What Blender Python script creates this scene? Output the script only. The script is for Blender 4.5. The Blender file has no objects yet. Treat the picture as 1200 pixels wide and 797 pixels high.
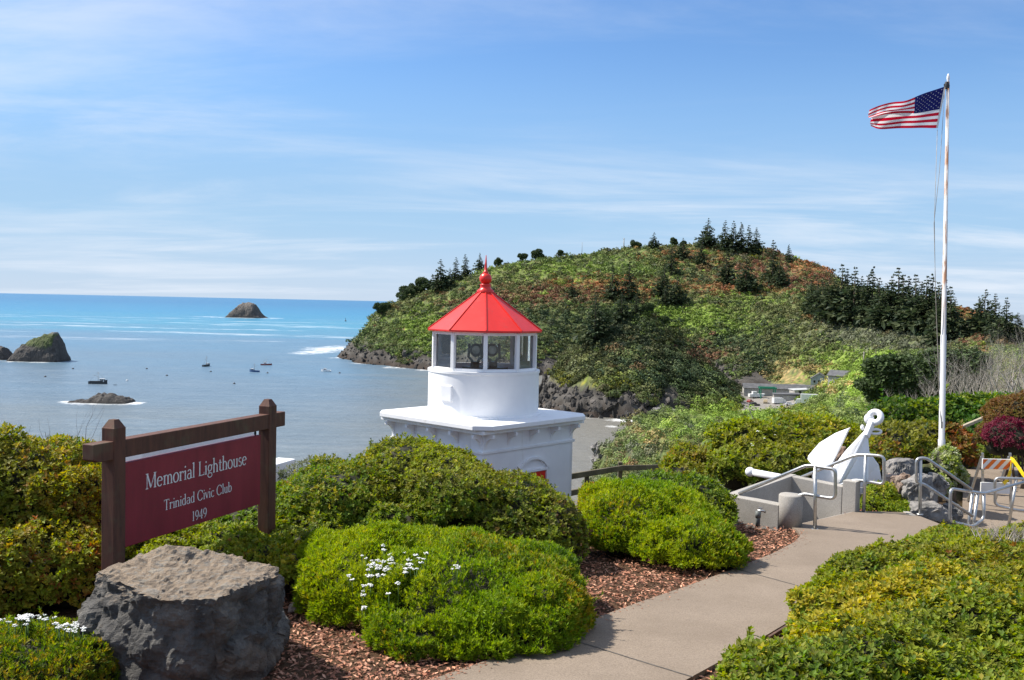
import bpy, bmesh, math, random
import numpy as np
from mathutils import Vector, Matrix, noise as mnoise

random.seed(7)
RS = np.random.RandomState(11)
scene = bpy.context.scene
COL = scene.collection

# ------------------------------------------------------------------ camera
CAMZ = 2.3
FPX = 1100.0                      # focal length in pixels of a 1200 px wide picture
PITCH = math.atan(42.9 / FPX)     # downwards
ROLL = 0.021
_F = Vector((0, math.cos(PITCH), -math.sin(PITCH)))
_R0 = Vector((1, 0, 0)); _U0 = Vector((0, math.sin(PITCH), math.cos(PITCH)))
_R = _R0 * math.cos(ROLL) + _U0 * math.sin(ROLL)
_U = _U0 * math.cos(ROLL) - _R0 * math.sin(ROLL)
cam_data = bpy.data.cameras.new("camera")
cam_data.sensor_width = 36.0
cam_data.lens = 36.0 * FPX / 1200.0
cam_data.clip_start = 0.1
cam_data.clip_end = 200000.0
cam = bpy.data.objects.new("camera", cam_data)
COL.objects.link(cam)
cam.matrix_world = Matrix(((_R.x, _U.x, -_F.x, 0), (_R.y, _U.y, -_F.y, 0), (_R.z, _U.z, -_F.z, CAMZ), (0, 0, 0, 1)))
scene.camera = cam

# ------------------------------------------------------------------ sky, sun, exposure
SUN_EL = math.radians(50)
SUN_AZ = math.radians(-74)           # from +Y towards +X
sun_dir = Vector((math.sin(SUN_AZ) * math.cos(SUN_EL), math.cos(SUN_AZ) * math.cos(SUN_EL), math.sin(SUN_EL)))
world = bpy.data.worlds.new("World"); scene.world = world
world.use_nodes = True
wn = world.node_tree; wn.nodes.clear()
def _n(t, kind, **kw):
    n = t.nodes.new(kind)
    for k, v in kw.items(): setattr(n, k, v)
    return n
w_out = _n(wn, 'ShaderNodeOutputWorld'); w_bg = _n(wn, 'ShaderNodeBackground')
sky = _n(wn, 'ShaderNodeTexSky', sky_type='NISHITA')
sky.sun_disc = False; sky.sun_elevation = SUN_EL; sky.sun_rotation = SUN_AZ
sky.altitude = 0.0; sky.air_density = 1.25; sky.dust_density = 0.25; sky.ozone_density = 4.0
w_tc = _n(wn, 'ShaderNodeTexCoord'); w_sep = _n(wn, 'ShaderNodeSeparateXYZ')
wn.links.new(w_tc.outputs['Generated'], w_sep.inputs[0])
def wmath(op, a, b=None, c=None):
    m = _n(wn, 'ShaderNodeMath', operation=op)
    for i, v in enumerate((a, b, c)):
        if v is None: continue
        if isinstance(v, (int, float)): m.inputs[i].default_value = v
        else: wn.links.new(v, m.inputs[i])
    return m.outputs[0]
zc = wmath('ADD', wmath('MAXIMUM', w_sep.outputs[2], 0.0), 0.10)
cx = wmath('DIVIDE', w_sep.outputs[0], zc); cy = wmath('DIVIDE', w_sep.outputs[1], zc)
w_cmb = _n(wn, 'ShaderNodeCombineXYZ'); wn.links.new(cx, w_cmb.inputs[0]); wn.links.new(cy, w_cmb.inputs[1])
w_map = _n(wn, 'ShaderNodeMapping'); w_map.inputs['Scale'].default_value = (0.42, 0.95, 1); w_map.inputs['Rotation'].default_value = (0, 0, 0.12)
w_map.inputs['Location'].default_value = (2.3, 0.4, 0)
wn.links.new(w_cmb.outputs[0], w_map.inputs[0])
cn1 = _n(wn, 'ShaderNodeTexNoise'); cn1.inputs['Scale'].default_value = 1.1; cn1.inputs['Detail'].default_value = 9; cn1.inputs['Roughness'].default_value = 0.62; cn1.inputs['Distortion'].default_value = 0.5
cn2 = _n(wn, 'ShaderNodeTexNoise'); cn2.inputs['Scale'].default_value = 0.45; cn2.inputs['Detail'].default_value = 3
wn.links.new(w_map.outputs[0], cn1.inputs['Vector']); wn.links.new(w_map.outputs[0], cn2.inputs['Vector'])
def wrange(v, a, b, c, d):
    r = _n(wn, 'ShaderNodeMapRange', interpolation_type='SMOOTHSTEP')
    wn.links.new(v, r.inputs[0])
    for i, x in enumerate((a, b, c, d)): r.inputs[i + 1].default_value = x
    return r.outputs[0]
cf = wmath('MULTIPLY', wrange(cn1.outputs[0], 0.40, 0.72, 0, 1), wrange(cn2.outputs[0], 0.34, 0.62, 0.22, 1))
cf = wmath('MULTIPLY', cf, 0.72)
cf = wmath('MAXIMUM', cf, wrange(w_sep.outputs[2], 0.40, 0.70, 0.0, 0.55))  # white cover added overhead, out of view, to brighten and neutralise the shade fill
hz = wrange(w_sep.outputs[2], 0.09, 0.27, 0.95, 0.0)
w_mix = _n(wn, 'ShaderNodeMix', data_type='RGBA')
w_hsv = _n(wn, 'ShaderNodeHueSaturation'); w_hsv.inputs['Saturation'].default_value = 1.05; w_hsv.inputs['Value'].default_value = 1.0
wn.links.new(sky.outputs[0], w_hsv.inputs['Color'])
w_tint = _n(wn, 'ShaderNodeMix', data_type='RGBA', blend_type='MULTIPLY'); w_tint.inputs[0].default_value = 1.0; wn.links.new(w_hsv.outputs[0], w_tint.inputs[6]); w_tint.inputs[7].default_value = (0.66, 0.80, 1.0, 1)
w_haze = _n(wn, 'ShaderNodeMix', data_type='RGBA'); wn.links.new(hz, w_haze.inputs[0]); wn.links.new(w_tint.outputs[2], w_haze.inputs[6]); 
w_rmp = _n(wn, 'ShaderNodeValToRGB'); wn.links.new(wmath('MULTIPLY', wmath('MAXIMUM', w_sep.outputs[2], 0.0), 5.0), w_rmp.inputs[0])
_e = w_rmp.color_ramp.elements; _e.new(.4)
for _k, (_p, _c) in enumerate(((0.0, (.655, .793, .975)), (.40, (.460, .708, .983)), (.85, (.375, .630, .983)))): _e[_k].position = _p; _e[_k].color = (*_c, 1)
w_amp = _n(wn, 'ShaderNodeMix', data_type='RGBA', blend_type='MULTIPLY'); w_amp.inputs[0].default_value = 1.0; wn.links.new(w_rmp.outputs[0], w_amp.inputs[6]); w_amp.inputs[7].default_value = (5.89, 5.89, 5.89, 1)
wn.links.new(w_amp.outputs[2], w_haze.inputs[7])
wn.links.new(cf, w_mix.inputs[0]); wn.links.new(w_haze.outputs[2], w_mix.inputs[6]); w_mix.inputs[7].default_value = (5.6, 6.0, 6.6, 1)
wn.links.new(w_mix.outputs[2], w_bg.inputs[0]); w_bg.inputs[1].default_value = 0.092
wn.links.new(w_bg.outputs[0], w_out.inputs[0])

sl = bpy.data.lights.new("sun", 'SUN'); sl.energy = 4.6; sl.angle = math.radians(0.53); sl.color = (1.0, 0.94, 0.84)
so = bpy.data.objects.new("sun", sl); COL.objects.link(so)
so.rotation_euler = sun_dir.to_track_quat('Z', 'Y').to_euler(); so.location = (-30, 20, 40)
scene.view_settings.view_transform = 'Standard'; scene.view_settings.look = 'None'
scene.view_settings.exposure = 0.75; scene.view_settings.gamma = 1.0; scene.view_settings.use_curve_mapping = False
scene.render.engine = 'CYCLES'
scene.cycles.use_denoising = True
scene.cycles.max_bounces = 6; scene.cycles.diffuse_bounces = 3; scene.cycles.glossy_bounces = 3; scene.cycles.transparent_max_bounces = 8
scene.cycles.transmission_bounces = 3; scene.cycles.caustics_reflective = False; scene.cycles.caustics_refractive = False

# ------------------------------------------------------------------ geometry helpers
SEA = CAMZ - 50.0
def P(px, py, d):
    """point at world depth y = d that the camera sees at (px, py) of the photograph"""
    v = _F + _R * ((px - 600) / FPX) + _U * ((398.5 - py) / FPX)
    return Vector((0, 0, CAMZ)) + v * (d / v.y)
def hor(px): return 343.0 + 0.021 * px
def zG(y): return -0.06 * max(0.0, y - 5.5)
def G(px, py, dz=0.0):
    """point on the gently falling garden plane"""
    v = _F + _R * ((px - 600) / FPX) + _U * ((398.5 - py) / FPX)
    k = v.z / v.y                                  # z = CAMZ + k*y ; plane z = -.06(y-5.5)+dz
    y = (CAMZ - dz - 0.33) / (-0.06 - k)
    if y < 5.5: y = (CAMZ - dz) / (-k)
    return Vector((0, 0, CAMZ)) + v * (y / v.y)
def unit(v): return v / (np.linalg.norm(v, axis=-1, keepdims=True) + 1e-9)

def mesh_np(name, V, faces4=None, faces3=None, mats=(), col=None, matidx=None, smooth=False, attr='Col'):
    """mesh from numpy arrays: quads and triangles, optional per-vertex colour"""
    me = bpy.data.meshes.new(name)
    V = np.asarray(V, dtype=np.float32)
    L = []; starts = []; tot = 0
    if faces4 is not None and len(faces4):
        f = np.asarray(faces4, dtype=np.int32); L.append(f.ravel()); starts.append(np.arange(len(f)) * 4); tot = len(f) * 4
    if faces3 is not None and len(faces3):
        f = np.asarray(faces3, dtype=np.int32); L.append(f.ravel()); starts.append(tot + np.arange(len(f)) * 3)
    loops = np.concatenate(L); st = np.concatenate(starts).astype(np.int32)
    me.vertices.add(len(V)); me.vertices.foreach_set('co', V.ravel())
    me.loops.add(len(loops)); me.loops.foreach_set('vertex_index', loops)
    me.polygons.add(len(st)); me.polygons.foreach_set('loop_start', st)
    if matidx is not None: me.polygons.foreach_set('material_index', np.asarray(matidx, dtype=np.int32))
    me.polygons.foreach_set('use_smooth', np.full(len(st), smooth, dtype=bool))
    for m in mats: me.materials.append(m)
    me.update(calc_edges=True)
    if col is not None:
        a = me.color_attributes.new(attr, 'FLOAT_COLOR', 'POINT')
        c = np.ones((len(V), 4), dtype=np.float32); c[:, :3] = col
        a.data.foreach_set('color', c.ravel())
    return me
def link(name, me, parent=None, loc=None):
    o = bpy.data.objects.new(name, me); COL.objects.link(o)
    if parent is not None: o.parent = parent
    if loc is not None: o.location = loc
    return o
def tag(o, label=None, cat=None, group=None, kind=None):
    if label: o['label'] = label
    if cat: o['category'] = cat
    if group: o['group'] = group
    if kind: o['kind'] = kind
    return o
def thing(name, label, cat, loc=(0, 0, 0), rotz=0.0, group=None):
    o = bpy.data.objects.new(name, None); COL.objects.link(o)
    o.location = loc; o.rotation_euler = (0, 0, rotz); o.empty_display_size = 0.2
    return tag(o, label, cat, group)

class MB:
    """collects shapes (local coordinates) into one mesh"""
    def __init__(s): s.bm = bmesh.new()
    def box(s, c, size, rot=None, bevel=0.0, mi=0):
        g = bmesh.ops.create_cube(s.bm, size=1.0)
        M = Matrix.Translation(Vector(c)) @ (rot.to_4x4() if rot is not None else Matrix.Identity(4)) @ Matrix.Diagonal((size[0], size[1], size[2], 1))
        bmesh.ops.transform(s.bm, matrix=M, verts=g['verts'])
        fs = set(f for v in g['verts'] for f in v.link_faces)
        for f in fs: f.material_index = mi
        if bevel:
            es = list(set(e for v in g['verts'] for e in v.link_edges))
            r = bmesh.ops.bevel(s.bm, geom=es, offset=bevel, segments=2, affect='EDGES', profile=0.5)
            for f in r['faces']: f.material_index = mi
        return s
    def bar(s, a, b, w, h, up=Vector((0, 0, 1)), bevel=0.0, mi=0):
        a = Vector(a); b = Vector(b); y = (b - a); L = y.length; y.normalize()
        x = y.cross(Vector(up))
        if x.length < 1e-4: x = y.cross(Vector((1, 0, 0)))
        x.normalize(); z = x.cross(y)
        R = Matrix((x, y, z)).transposed()
        return s.box((a + b) / 2, (w, L, h), R, bevel, mi)
    def tube(s, pts, r, n=10, cap=True, mi=0, close=False):
        pts = [Vector(p) for p in pts]
        rr = r if isinstance(r, (list, tuple)) else [r] * len(pts)
        rings = []; prev = None
        for i, p in enumerate(pts):
            if close: t = (pts[(i + 1) % len(pts)] - pts[i - 1])
            else: t = (pts[min(i + 1, len(pts) - 1)] - pts[max(i - 1, 0)])
            t.normalize()
            if prev is None:
                x = t.orthogonal().normalized()
            else:
                x = prev - t * prev.dot(t)
                x = x.normalized() if x.length > 1e-5 else t.orthogonal().normalized()
            prev = x; y = t.cross(x)
            rings.append([s.bm.verts.new(p + (x * math.cos(a) + y * math.sin(a)) * rr[i]) for a in [2 * math.pi * k / n for k in range(n)]])
        m = len(rings)
        for i in range(m if close else m - 1):
            A, B = rings[i], rings[(i + 1) % m]
            for k in range(n):
                f = s.bm.faces.new((A[k], A[(k + 1) % n], B[(k + 1) % n], B[k])); f.smooth = True; f.material_index = mi
        if cap and not close:
            f = s.bm.faces.new(rings[0][::-1]); f.material_index = mi
            f = s.bm.faces.new(rings[-1]); f.material_index = mi
        return s
    def lathe(s, prof, n=32, c=(0, 0, 0), a0=0.0, smooth=True, mi=0):
        c = Vector(c); rings = []
        for (r, z) in prof:
            if r < 1e-5: rings.append([s.bm.verts.new(c + Vector((0, 0, z)))])
            else: rings.append([s.bm.verts.new(c + Vector((r * math.cos(a0 + 2 * math.pi * k / n), r * math.sin(a0 + 2 * math.pi * k / n), z))) for k in range(n)])
        for A, B in zip(rings[:-1], rings[1:]):
            for k in range(n):
                q = [A[k % len(A)], A[(k + 1) % len(A)], B[(k + 1) % len(B)], B[k % len(B)]]
                u = []
                for v in q:
                    if v not in u: u.append(v)
                if len(u) >= 3:
                    f = s.bm.faces.new(u); f.smooth = smooth; f.material_index = mi
        return s
    def prism(s, poly, v, mi=0, bevel=0.0):
        """closed polygon of 3-D points pushed along v"""
        v = Vector(v); A = [s.bm.verts.new(Vector(p)) for p in poly]; B = [s.bm.verts.new(Vector(p) + v) for p in poly]
        n = len(A); fs = [s.bm.faces.new(A[::-1]), s.bm.faces.new(B)]
        for k in range(n): fs.append(s.bm.faces.new((A[k], A[(k + 1) % n], B[(k + 1) % n], B[k])))
        for f in fs: f.material_index = mi
        if bevel:
            es = list(set(e for f in fs for e in f.edges))
            bmesh.ops.bevel(s.bm, geom=es, offset=bevel, segments=2, affect='EDGES', profile=0.5)
        return s
    def poly(s, pts, mi=0):
        f = s.bm.faces.new([s.bm.verts.new(Vector(p)) for p in pts]); f.material_index = mi
        return s
    def ball(s, c, r, sub=2, mi=0):
        r = r if isinstance(r, (tuple, list)) else (r, r, r)
        g = bmesh.ops.create_icosphere(s.bm, subdivisions=sub, radius=1.0)
        bmesh.ops.transform(s.bm, matrix=Matrix.Translation(Vector(c)) @ Matrix.Diagonal((*r, 1)), verts=g['verts'])
        for f in set(f for v in g['verts'] for f in v.link_faces): f.smooth = True; f.material_index = mi
        return s
    def build(s, name, mats, parent=None, loc=None, recalc=True):
        if recalc: bmesh.ops.recalc_face_normals(s.bm, faces=s.bm.faces)
        me = bpy.data.meshes.new(name); s.bm.to_mesh(me); s.bm.free()
        for m in (mats if isinstance(mats, (list, tuple)) else [mats]): me.materials.append(m)
        return link(name, me, parent, loc)

# ------------------------------------------------------------------ materials
def new_mat(name):
    m = bpy.data.materials.new(name); m.use_nodes = True
    t = m.node_tree; t.nodes.clear()
    o = t.nodes.new('ShaderNodeOutputMaterial'); b = t.nodes.new('ShaderNodeBsdfPrincipled')
    t.links.new(b.outputs[0], o.inputs[0])
    return m, t, b, o
def coords(t, scale=(1, 1, 1), space='Object'):
    if space == 'World':
        c = t.nodes.new('ShaderNodeNewGeometry'); out = c.outputs['Position']
    else:
        c = t.nodes.new('ShaderNodeTexCoord'); out = c.outputs[space]
    m = t.nodes.new('ShaderNodeMapping'); m.inputs['Scale'].default_value = scale
    t.links.new(out, m.inputs[0]); return m.outputs[0]
def noise(t, vec, scale, detail=5, rough=0.55, dist=0.0):
    n = t.nodes.new('ShaderNodeTexNoise'); t.links.new(vec, n.inputs['Vector'])
    n.inputs['Scale'].default_value = scale; n.inputs['Detail'].default_value = detail; n.inputs['Roughness'].default_value = rough; n.inputs['Distortion'].default_value = dist
    return n.outputs[0]
def ramp(t, v, stops):
    r = t.nodes.new('ShaderNodeValToRGB'); t.links.new(v, r.inputs[0])
    e = r.color_ramp.elements
    while len(e) < len(stops): e.new(0.5)
    for k, (p, c) in enumerate(stops): e[k].position = p; e[k].color = (*c, 1) if len(c) == 3 else c
    return r.outputs[0]
def bump(t, b, h, strength=0.3, dist=0.02):
    n = t.nodes.new('ShaderNodeBump'); n.inputs['Strength'].default_value = strength; n.inputs['Distance'].default_value = dist
    t.links.new(h, n.inputs['Height']); t.links.new(n.outputs[0], b.inputs['Normal']); return n
def mixc(t, f, a, b, mode='MIX'):
    m = t.nodes.new('ShaderNodeMix'); m.data_type = 'RGBA'; m.blend_type = mode
    for i, v in ((0, f), (6, a), (7, b)):
        if isinstance(v, (int, float)): m.inputs[i].default_value = v
        elif isinstance(v, tuple): m.inputs[i].default_value = (*v, 1) if len(v) == 3 else v
        else: t.links.new(v, m.inputs[i])
    return m.outputs[2]
def mathn(t, op, a, b=None, c=None):
    m = t.nodes.new('ShaderNodeMath'); m.operation = op
    for i, v in enumerate((a, b, c)):
        if v is None: continue
        if isinstance(v, (int, float)): m.inputs[i].default_value = v
        else: t.links.new(v, m.inputs[i])
    return m.outputs[0]
def mrange(t, v, a, b, c=0.0, d=1.0):
    r = t.nodes.new('ShaderNodeMapRange'); r.interpolation_type = 'SMOOTHSTEP'; t.links.new(v, r.inputs[0])
    for i, x in enumerate((a, b, c, d)): r.inputs[i + 1].default_value = x
    return r.outputs[0]
def noisy(name, c1, c2, scale, rough=0.6, metal=0.0, bs=0.0, bscale=None, bd=0.01, spec=0.5, stretch=(1, 1, 1), detail=6, space='Object', lo=0.35, hi=0.65, coat=0.0, stain=None):
    m, t, b, o = new_mat(name); v = coords(t, stretch, space)
    n = noise(t, v, scale, detail)
    t.links.new(ramp(t, n, [(lo, c1), (hi, c2)]), b.inputs['Base Color'])
    b.inputs['Roughness'].default_value = rough; b.inputs['Metallic'].default_value = metal; b.inputs['Specular IOR Level'].default_value = spec
    if coat: b.inputs['Coat Weight'].default_value = coat; b.inputs['Coat Roughness'].default_value = 0.15
    if stain:
        sv = coords(t, (2.2, 2.2, .28), space); sn = noise(t, sv, stain[2], 7, .68)
        src = b.inputs['Base Color'].links[0].from_socket
        t.links.new(mixc(t, mrange(t, sn, stain[3], stain[3] + .16, 0, stain[1]), src, stain[0]), b.inputs['Base Color'])
    if bs: bump(t, b, noise(t, v, bscale or scale * 4, 6, 0.6), bs, bd)
    return m
def leaf_mat(name, transl=0.3, rough=0.45, spec=0.35):
    """leaf colour comes from the leaf's own vertex colour; light passes through the blade"""
    m, t, b, o = new_mat(name)
    a = t.nodes.new('ShaderNodeAttribute'); a.attribute_name = 'Col'
    t.links.new(a.outputs['Color'], b.inputs['Base Color'])
    b.inputs['Roughness'].default_value = rough; b.inputs['Specular IOR Level'].default_value = spec
    tr = t.nodes.new('ShaderNodeBsdfTranslucent')
    hs = t.nodes.new('ShaderNodeHueSaturation'); hs.inputs['Value'].default_value = 1.5; hs.inputs['Saturation'].default_value = 1.1
    t.links.new(a.outputs['Color'], hs.inputs['Color']); t.links.new(hs.outputs[0], tr.inputs[0])
    mx = t.nodes.new('ShaderNodeMixShader'); mx.inputs[0].default_value = transl
    t.links.new(b.outputs[0], mx.inputs[1]); t.links.new(tr.outputs[0], mx.inputs[2]); t.links.new(mx.outputs[0], o.inputs[0])
    return m
M = {}
M['leaf'] = leaf_mat('leaf', 0.40, 0.55, 0.22)
M['needle'] = leaf_mat('needle', 0.22, 0.6, 0.2)
M['far_leaf'] = leaf_mat('far_leaf', 0.15, 0.7, 0.15)
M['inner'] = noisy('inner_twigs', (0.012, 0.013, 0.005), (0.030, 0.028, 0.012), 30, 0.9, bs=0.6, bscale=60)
M['bark'] = noisy('bark', (0.07, 0.05, 0.035), (0.15, 0.115, 0.085), 12, 0.9, bs=0.5, bscale=40, stretch=(1, 1, .3))
M['dead_wood'] = noisy('dead_wood', (0.26, 0.225, 0.19), (0.42, 0.38, 0.33), 6, 0.85)
M['white_paint'] = noisy('white_paint', (0.80, 0.80, 0.81), (0.87, 0.87, 0.87), 2.2, 0.5, bs=0.2, bscale=14, bd=0.008, spec=0.3, stain=((0.56, 0.53, 0.47), .45, 1.6, .56))
M['white_anchor'] = noisy('white_anchor', (0.78, 0.78, 0.79), (0.84, 0.84, 0.84), 5, 0.4, bs=0.2, bscale=30, bd=0.006, stain=((0.45, 0.30, 0.20), .4, 3.0, .62))
M['red_paint'] = noisy('red_paint', (0.62, 0.018, 0.012), (0.76, 0.028, 0.020), 1.6, 0.36, spec=0.5, bs=0.08, bscale=8, stain=((0.50, 0.05, 0.04), .6, 2.0, .55))
M['steel'] = noisy('steel', (0.42, 0.42, 0.41), (0.56, 0.55, 0.53), 30, 0.36, metal=0.85, bs=0.05, bscale=120)
M['flower_white'] = noisy('flower_white', (0.74, 0.73, 0.70), (0.84, 0.83, 0.80), 20, 0.7)
M['dark_metal'] = noisy('dark_metal', (0.02, 0.02, 0.022), (0.05, 0.05, 0.05), 20, 0.5, metal=0.3)

# ------------------------------------------------------------------ vectorised noise on points
def waves(p, freq, seed, octv=3):
    """smooth pseudo-noise in about -1..1 for an array of points"""
    r = np.random.RandomState(seed); out = np.zeros(len(p)); amp = 1.0; tot = 0.0
    for o in range(octv):
        for k in range(5):
            d = r.normal(size=3); d /= np.linalg.norm(d); ph = r.uniform(0, 6.28)
            out += amp * np.sin((p @ d) * freq * r.uniform(0.7, 1.4) + ph) / 2.6
        tot += amp; amp *= 0.5; freq *= 2.1
    return out / tot

# ------------------------------------------------------------------ the land: one sheet fitted through surveyed points
CP = []      # (px, ln d, tangent of the elevation angle)
def cpy(px, py, d): CP.append((px, math.log(d), -(py - hor(px)) / FPX))
def cpz(px, d, z): CP.append((px, math.log(d), (z - CAMZ) / d))
# garden and its near surroundings
for px in range(-500, 1701, 200):
    for d in (7.0, 9.0, 11.0): cpz(px, d, zG(d) - 0.02)
for px, z in ((-500, -1.0), (-300, -1.0), (-100, -1.1), (100, -1.1), (300, -1.0), (450, -1.1), (600, -1.1), (750, -.9), (900, -.7), (1000, -.65), (1100, -.7), (1250, -.7), (1450, -.6), (1700, -.6)): cpz(px, 14, z)
for px, z in ((-500, -2.6), (-200, -2.6), (100, -2.6), (300, -2.8), (430, -3.1), (560, -3.1), (700, -2.1), (800, -1.5), (900, -1.1), (1000, -.9), (1100, -.75), (1200, -.7), (1400, -.6), (1700, -.5)): cpz(px, 18, z)
for px, z in ((-500, -8), (-200, -8), (100, -8), (400, -8), (560, -7.5), (650, -6), (700, -4.6), (760, -3.4), (850, -2.6), (950, -2.2), (1050, -1.8), (1150, -1.6), (1300, -1.2), (1700, -1)): cpz(px, 28, z)
for px, z in ((-500, -20), (-200, -20), (100, -20), (400, -20), (600, -19), (655, -16), (700, -9.0), (760, -6.6), (850, -4.8), (950, -4.6), (1050, -4), (1150, -3.4), (1300, -3), (1700, -2.5)): cpz(px, 45, z)
for px, z in ((-500, -38), (-200, -38), (100, -38), (400, -38), (600, -36), (650, -27)): cpz(px, 70, z)
for px, py, d in ((688, 585, 70), (720, 560, 75), (760, 530, 80), (810, 508, 78), (860, 493, 75), (950, 480, 85), (1050, 476, 90), (1150, 466, 90), (1300, 450, 90), (1700, 430, 90)): cpy(px, py, d)
for px, z in ((-500, -56), (-100, -56), (300, -56), (600, -54), (660, -52), (710, -45), (760, -34), (850, -21), (950, -15), (1050, -7.6), (1150, -7), (1300, -6), (1700, -5)): cpz(px, 112, z)
for px, z in ((-500, -70), (0, -70), (500, -70), (640, -66), (720, -60), (790, -54), (850, -47), (920, -41), (1000, -16), (1060, -12.5), (1150, -10.5), (1300, -9), (1700, -8)): cpz(px, 200, z)
for px, z in ((-500, -75), (0, -75), (500, -75), (640, -70), (720, -62), (800, -56), (850, -50), (900, -44.5), (955, -40), (1000, -23), (1060, -17), (1150, -15), (1300, -14), (1700, -12)): cpz(px, 320, z)
# small harbour flat below the headland
for px, z in ((872, -44), (900, -43), (930, -42)):
    for d in (420, 480, 540): cpz(px, d, z)
for px, py, d in ((960, 453, 450), (985, 447, 450), (1010, 428, 430), (1060, 420, 430), (1150, 414, 400), (1300, 416, 400), (1700, 420, 400)): cpy(px, py, d)
# the small dark knoll in front of the headland
for px, py, d in ((632, 482, 440), (640, 468, 452), (690, 476, 425), (740, 480, 416), (800, 474, 424), (850, 472, 432), (640, 452, 468), (665, 432, 470), (690, 452, 436), (740, 455, 430), (790, 455, 434), (840, 455, 440),
                  (660, 415, 495), (690, 420, 460), (740, 415, 458), (790, 420, 458), (690, 392, 490), (730, 368, 498), (757, 363, 500), (790, 388, 492), (830, 424, 480), (862, 462, 462)): cpy(px, py, d)
for px in (610, 650, 690, 740, 800, 850): cpz(px, 400, -56)
for px in (590, 610): 
    for d in (440, 500, 580): cpz(px, d, -60)
for px, z in ((650, -60), (700, -54), (770, -52), (830, -50), (868, -46)): cpz(px, 570, z)
# the headland, column by column: shore, cliff top, face, crest, far side
HL = [
 (300, []),
 (380, [(430, 760), (428, 830), (427, 900)]),
 (410, [(420, 804), (407, 815), (397, 845), (428, 910)]),
 (440, [(427, 735), (413, 745), (386, 800), (364, 855), (405, 985)]),
 (480, [(431, 706), (416, 716), (382, 770), (357, 820), (344, 875), (385, 1010)]),
 (520, [(434, 687), (419, 697), (386, 742), (352, 812), (330, 885), (372, 1030)]),
 (570, [(438, 663), (423, 672), (391, 712), (346, 792), (315, 905), (355, 1060)]),
 (630, [(440, 656), (424, 664), (390, 700), (340, 790), (312, 862), (303, 925), (346, 1085)]),
 (700, [(440, 668), (425, 675), (400, 698), (370, 732), (330, 800), (307, 872), (295, 942), (342, 1100)]),
 (770, [(440, 669), (420, 678), (386, 700), (362, 730), (331, 800), (302, 882), (287, 952), (332, 1110)]),
 (830, [(445, 650), (425, 655), (391, 680), (364, 712), (331, 800), (302, 882), (286, 935), (332, 1100)]),
 (900, [(452, 600), (426, 618), (396, 648), (364, 690), (341, 760), (312, 850), (292, 905), (332, 1060)]),
 (960, [(447, 556), (416, 588), (386, 620), (357, 680), (332, 780), (312, 855), (348, 1000)]),
 (1020, [(424, 520), (396, 560), (367, 620), (341, 762), (372, 905)]),
 (1080, [(422, 470), (400, 510), (377, 580), (353, 705), (383, 850)]),
 (1140, [(412, 450), (397, 480), (378, 560), (366, 642), (388, 800)]),
 (1200, [(408, 440), (396, 480), (386, 562), (402, 705)]),
 (1300, [(412, 450), (404, 520), (430, 705)]),
 (1700, [(420, 450), (412, 520), (440, 705)]),
]
for px, rows in HL:
    for py, d in rows: cpy(px, py, d)
for px in (300, 340): 
    for d in (650, 800, 950): cpz(px, d, -64)
for px in (460, 520, 580):
    for d in (560, 620): cpz(px, d, -62)
for px in (-500, 0): 
    for d in (600, 1000): cpz(px, d, -90)
for px, d in ((440, 1150), (600, 1220), (800, 1250), (1000, 1150), (1200, 900), (1500, 900)): cpz(px, d, -75)

_cp = np.array(CP); SU, SV = 1 / 90.0, 3.2
_cu = np.stack([_cp[:, 0] * SU, _cp[:, 1] * SV], 1)
def _tps(r2): return 0.5 * r2 * np.log(r2 + 1e-9)
def _fit():
    n = len(_cu)
    K = _tps(((_cu[:, None] - _cu[None]) ** 2).sum(-1)) + np.eye(n) * 0.02
    Pm = np.concatenate([np.ones((n, 1)), _cu], 1)
    A = np.block([[K, Pm], [Pm.T, np.zeros((3, 3))]])
    b = np.concatenate([_cp[:, 2], np.zeros(3)])
    return np.linalg.lstsq(A, b, rcond=None)[0]
_w = _fit()
def tan_at(px, lnd):
    q = np.stack([np.clip(px, -500, 1700) * SU, lnd * SV], 1); out = np.empty(len(q))
    for i in range(0, len(q), 20000):
        s = q[i:i + 20000]
        out[i:i + 20000] = _tps(((s[:, None] - _cu[None]) ** 2).sum(-1)) @ _w[:-3] + _w[-3] + s @ _w[-2:]
    return out
def sstep(x, a, b):
    t = np.clip((x - a) / (b - a), 0, 1); return t * t * (3 - 2 * t)

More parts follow.
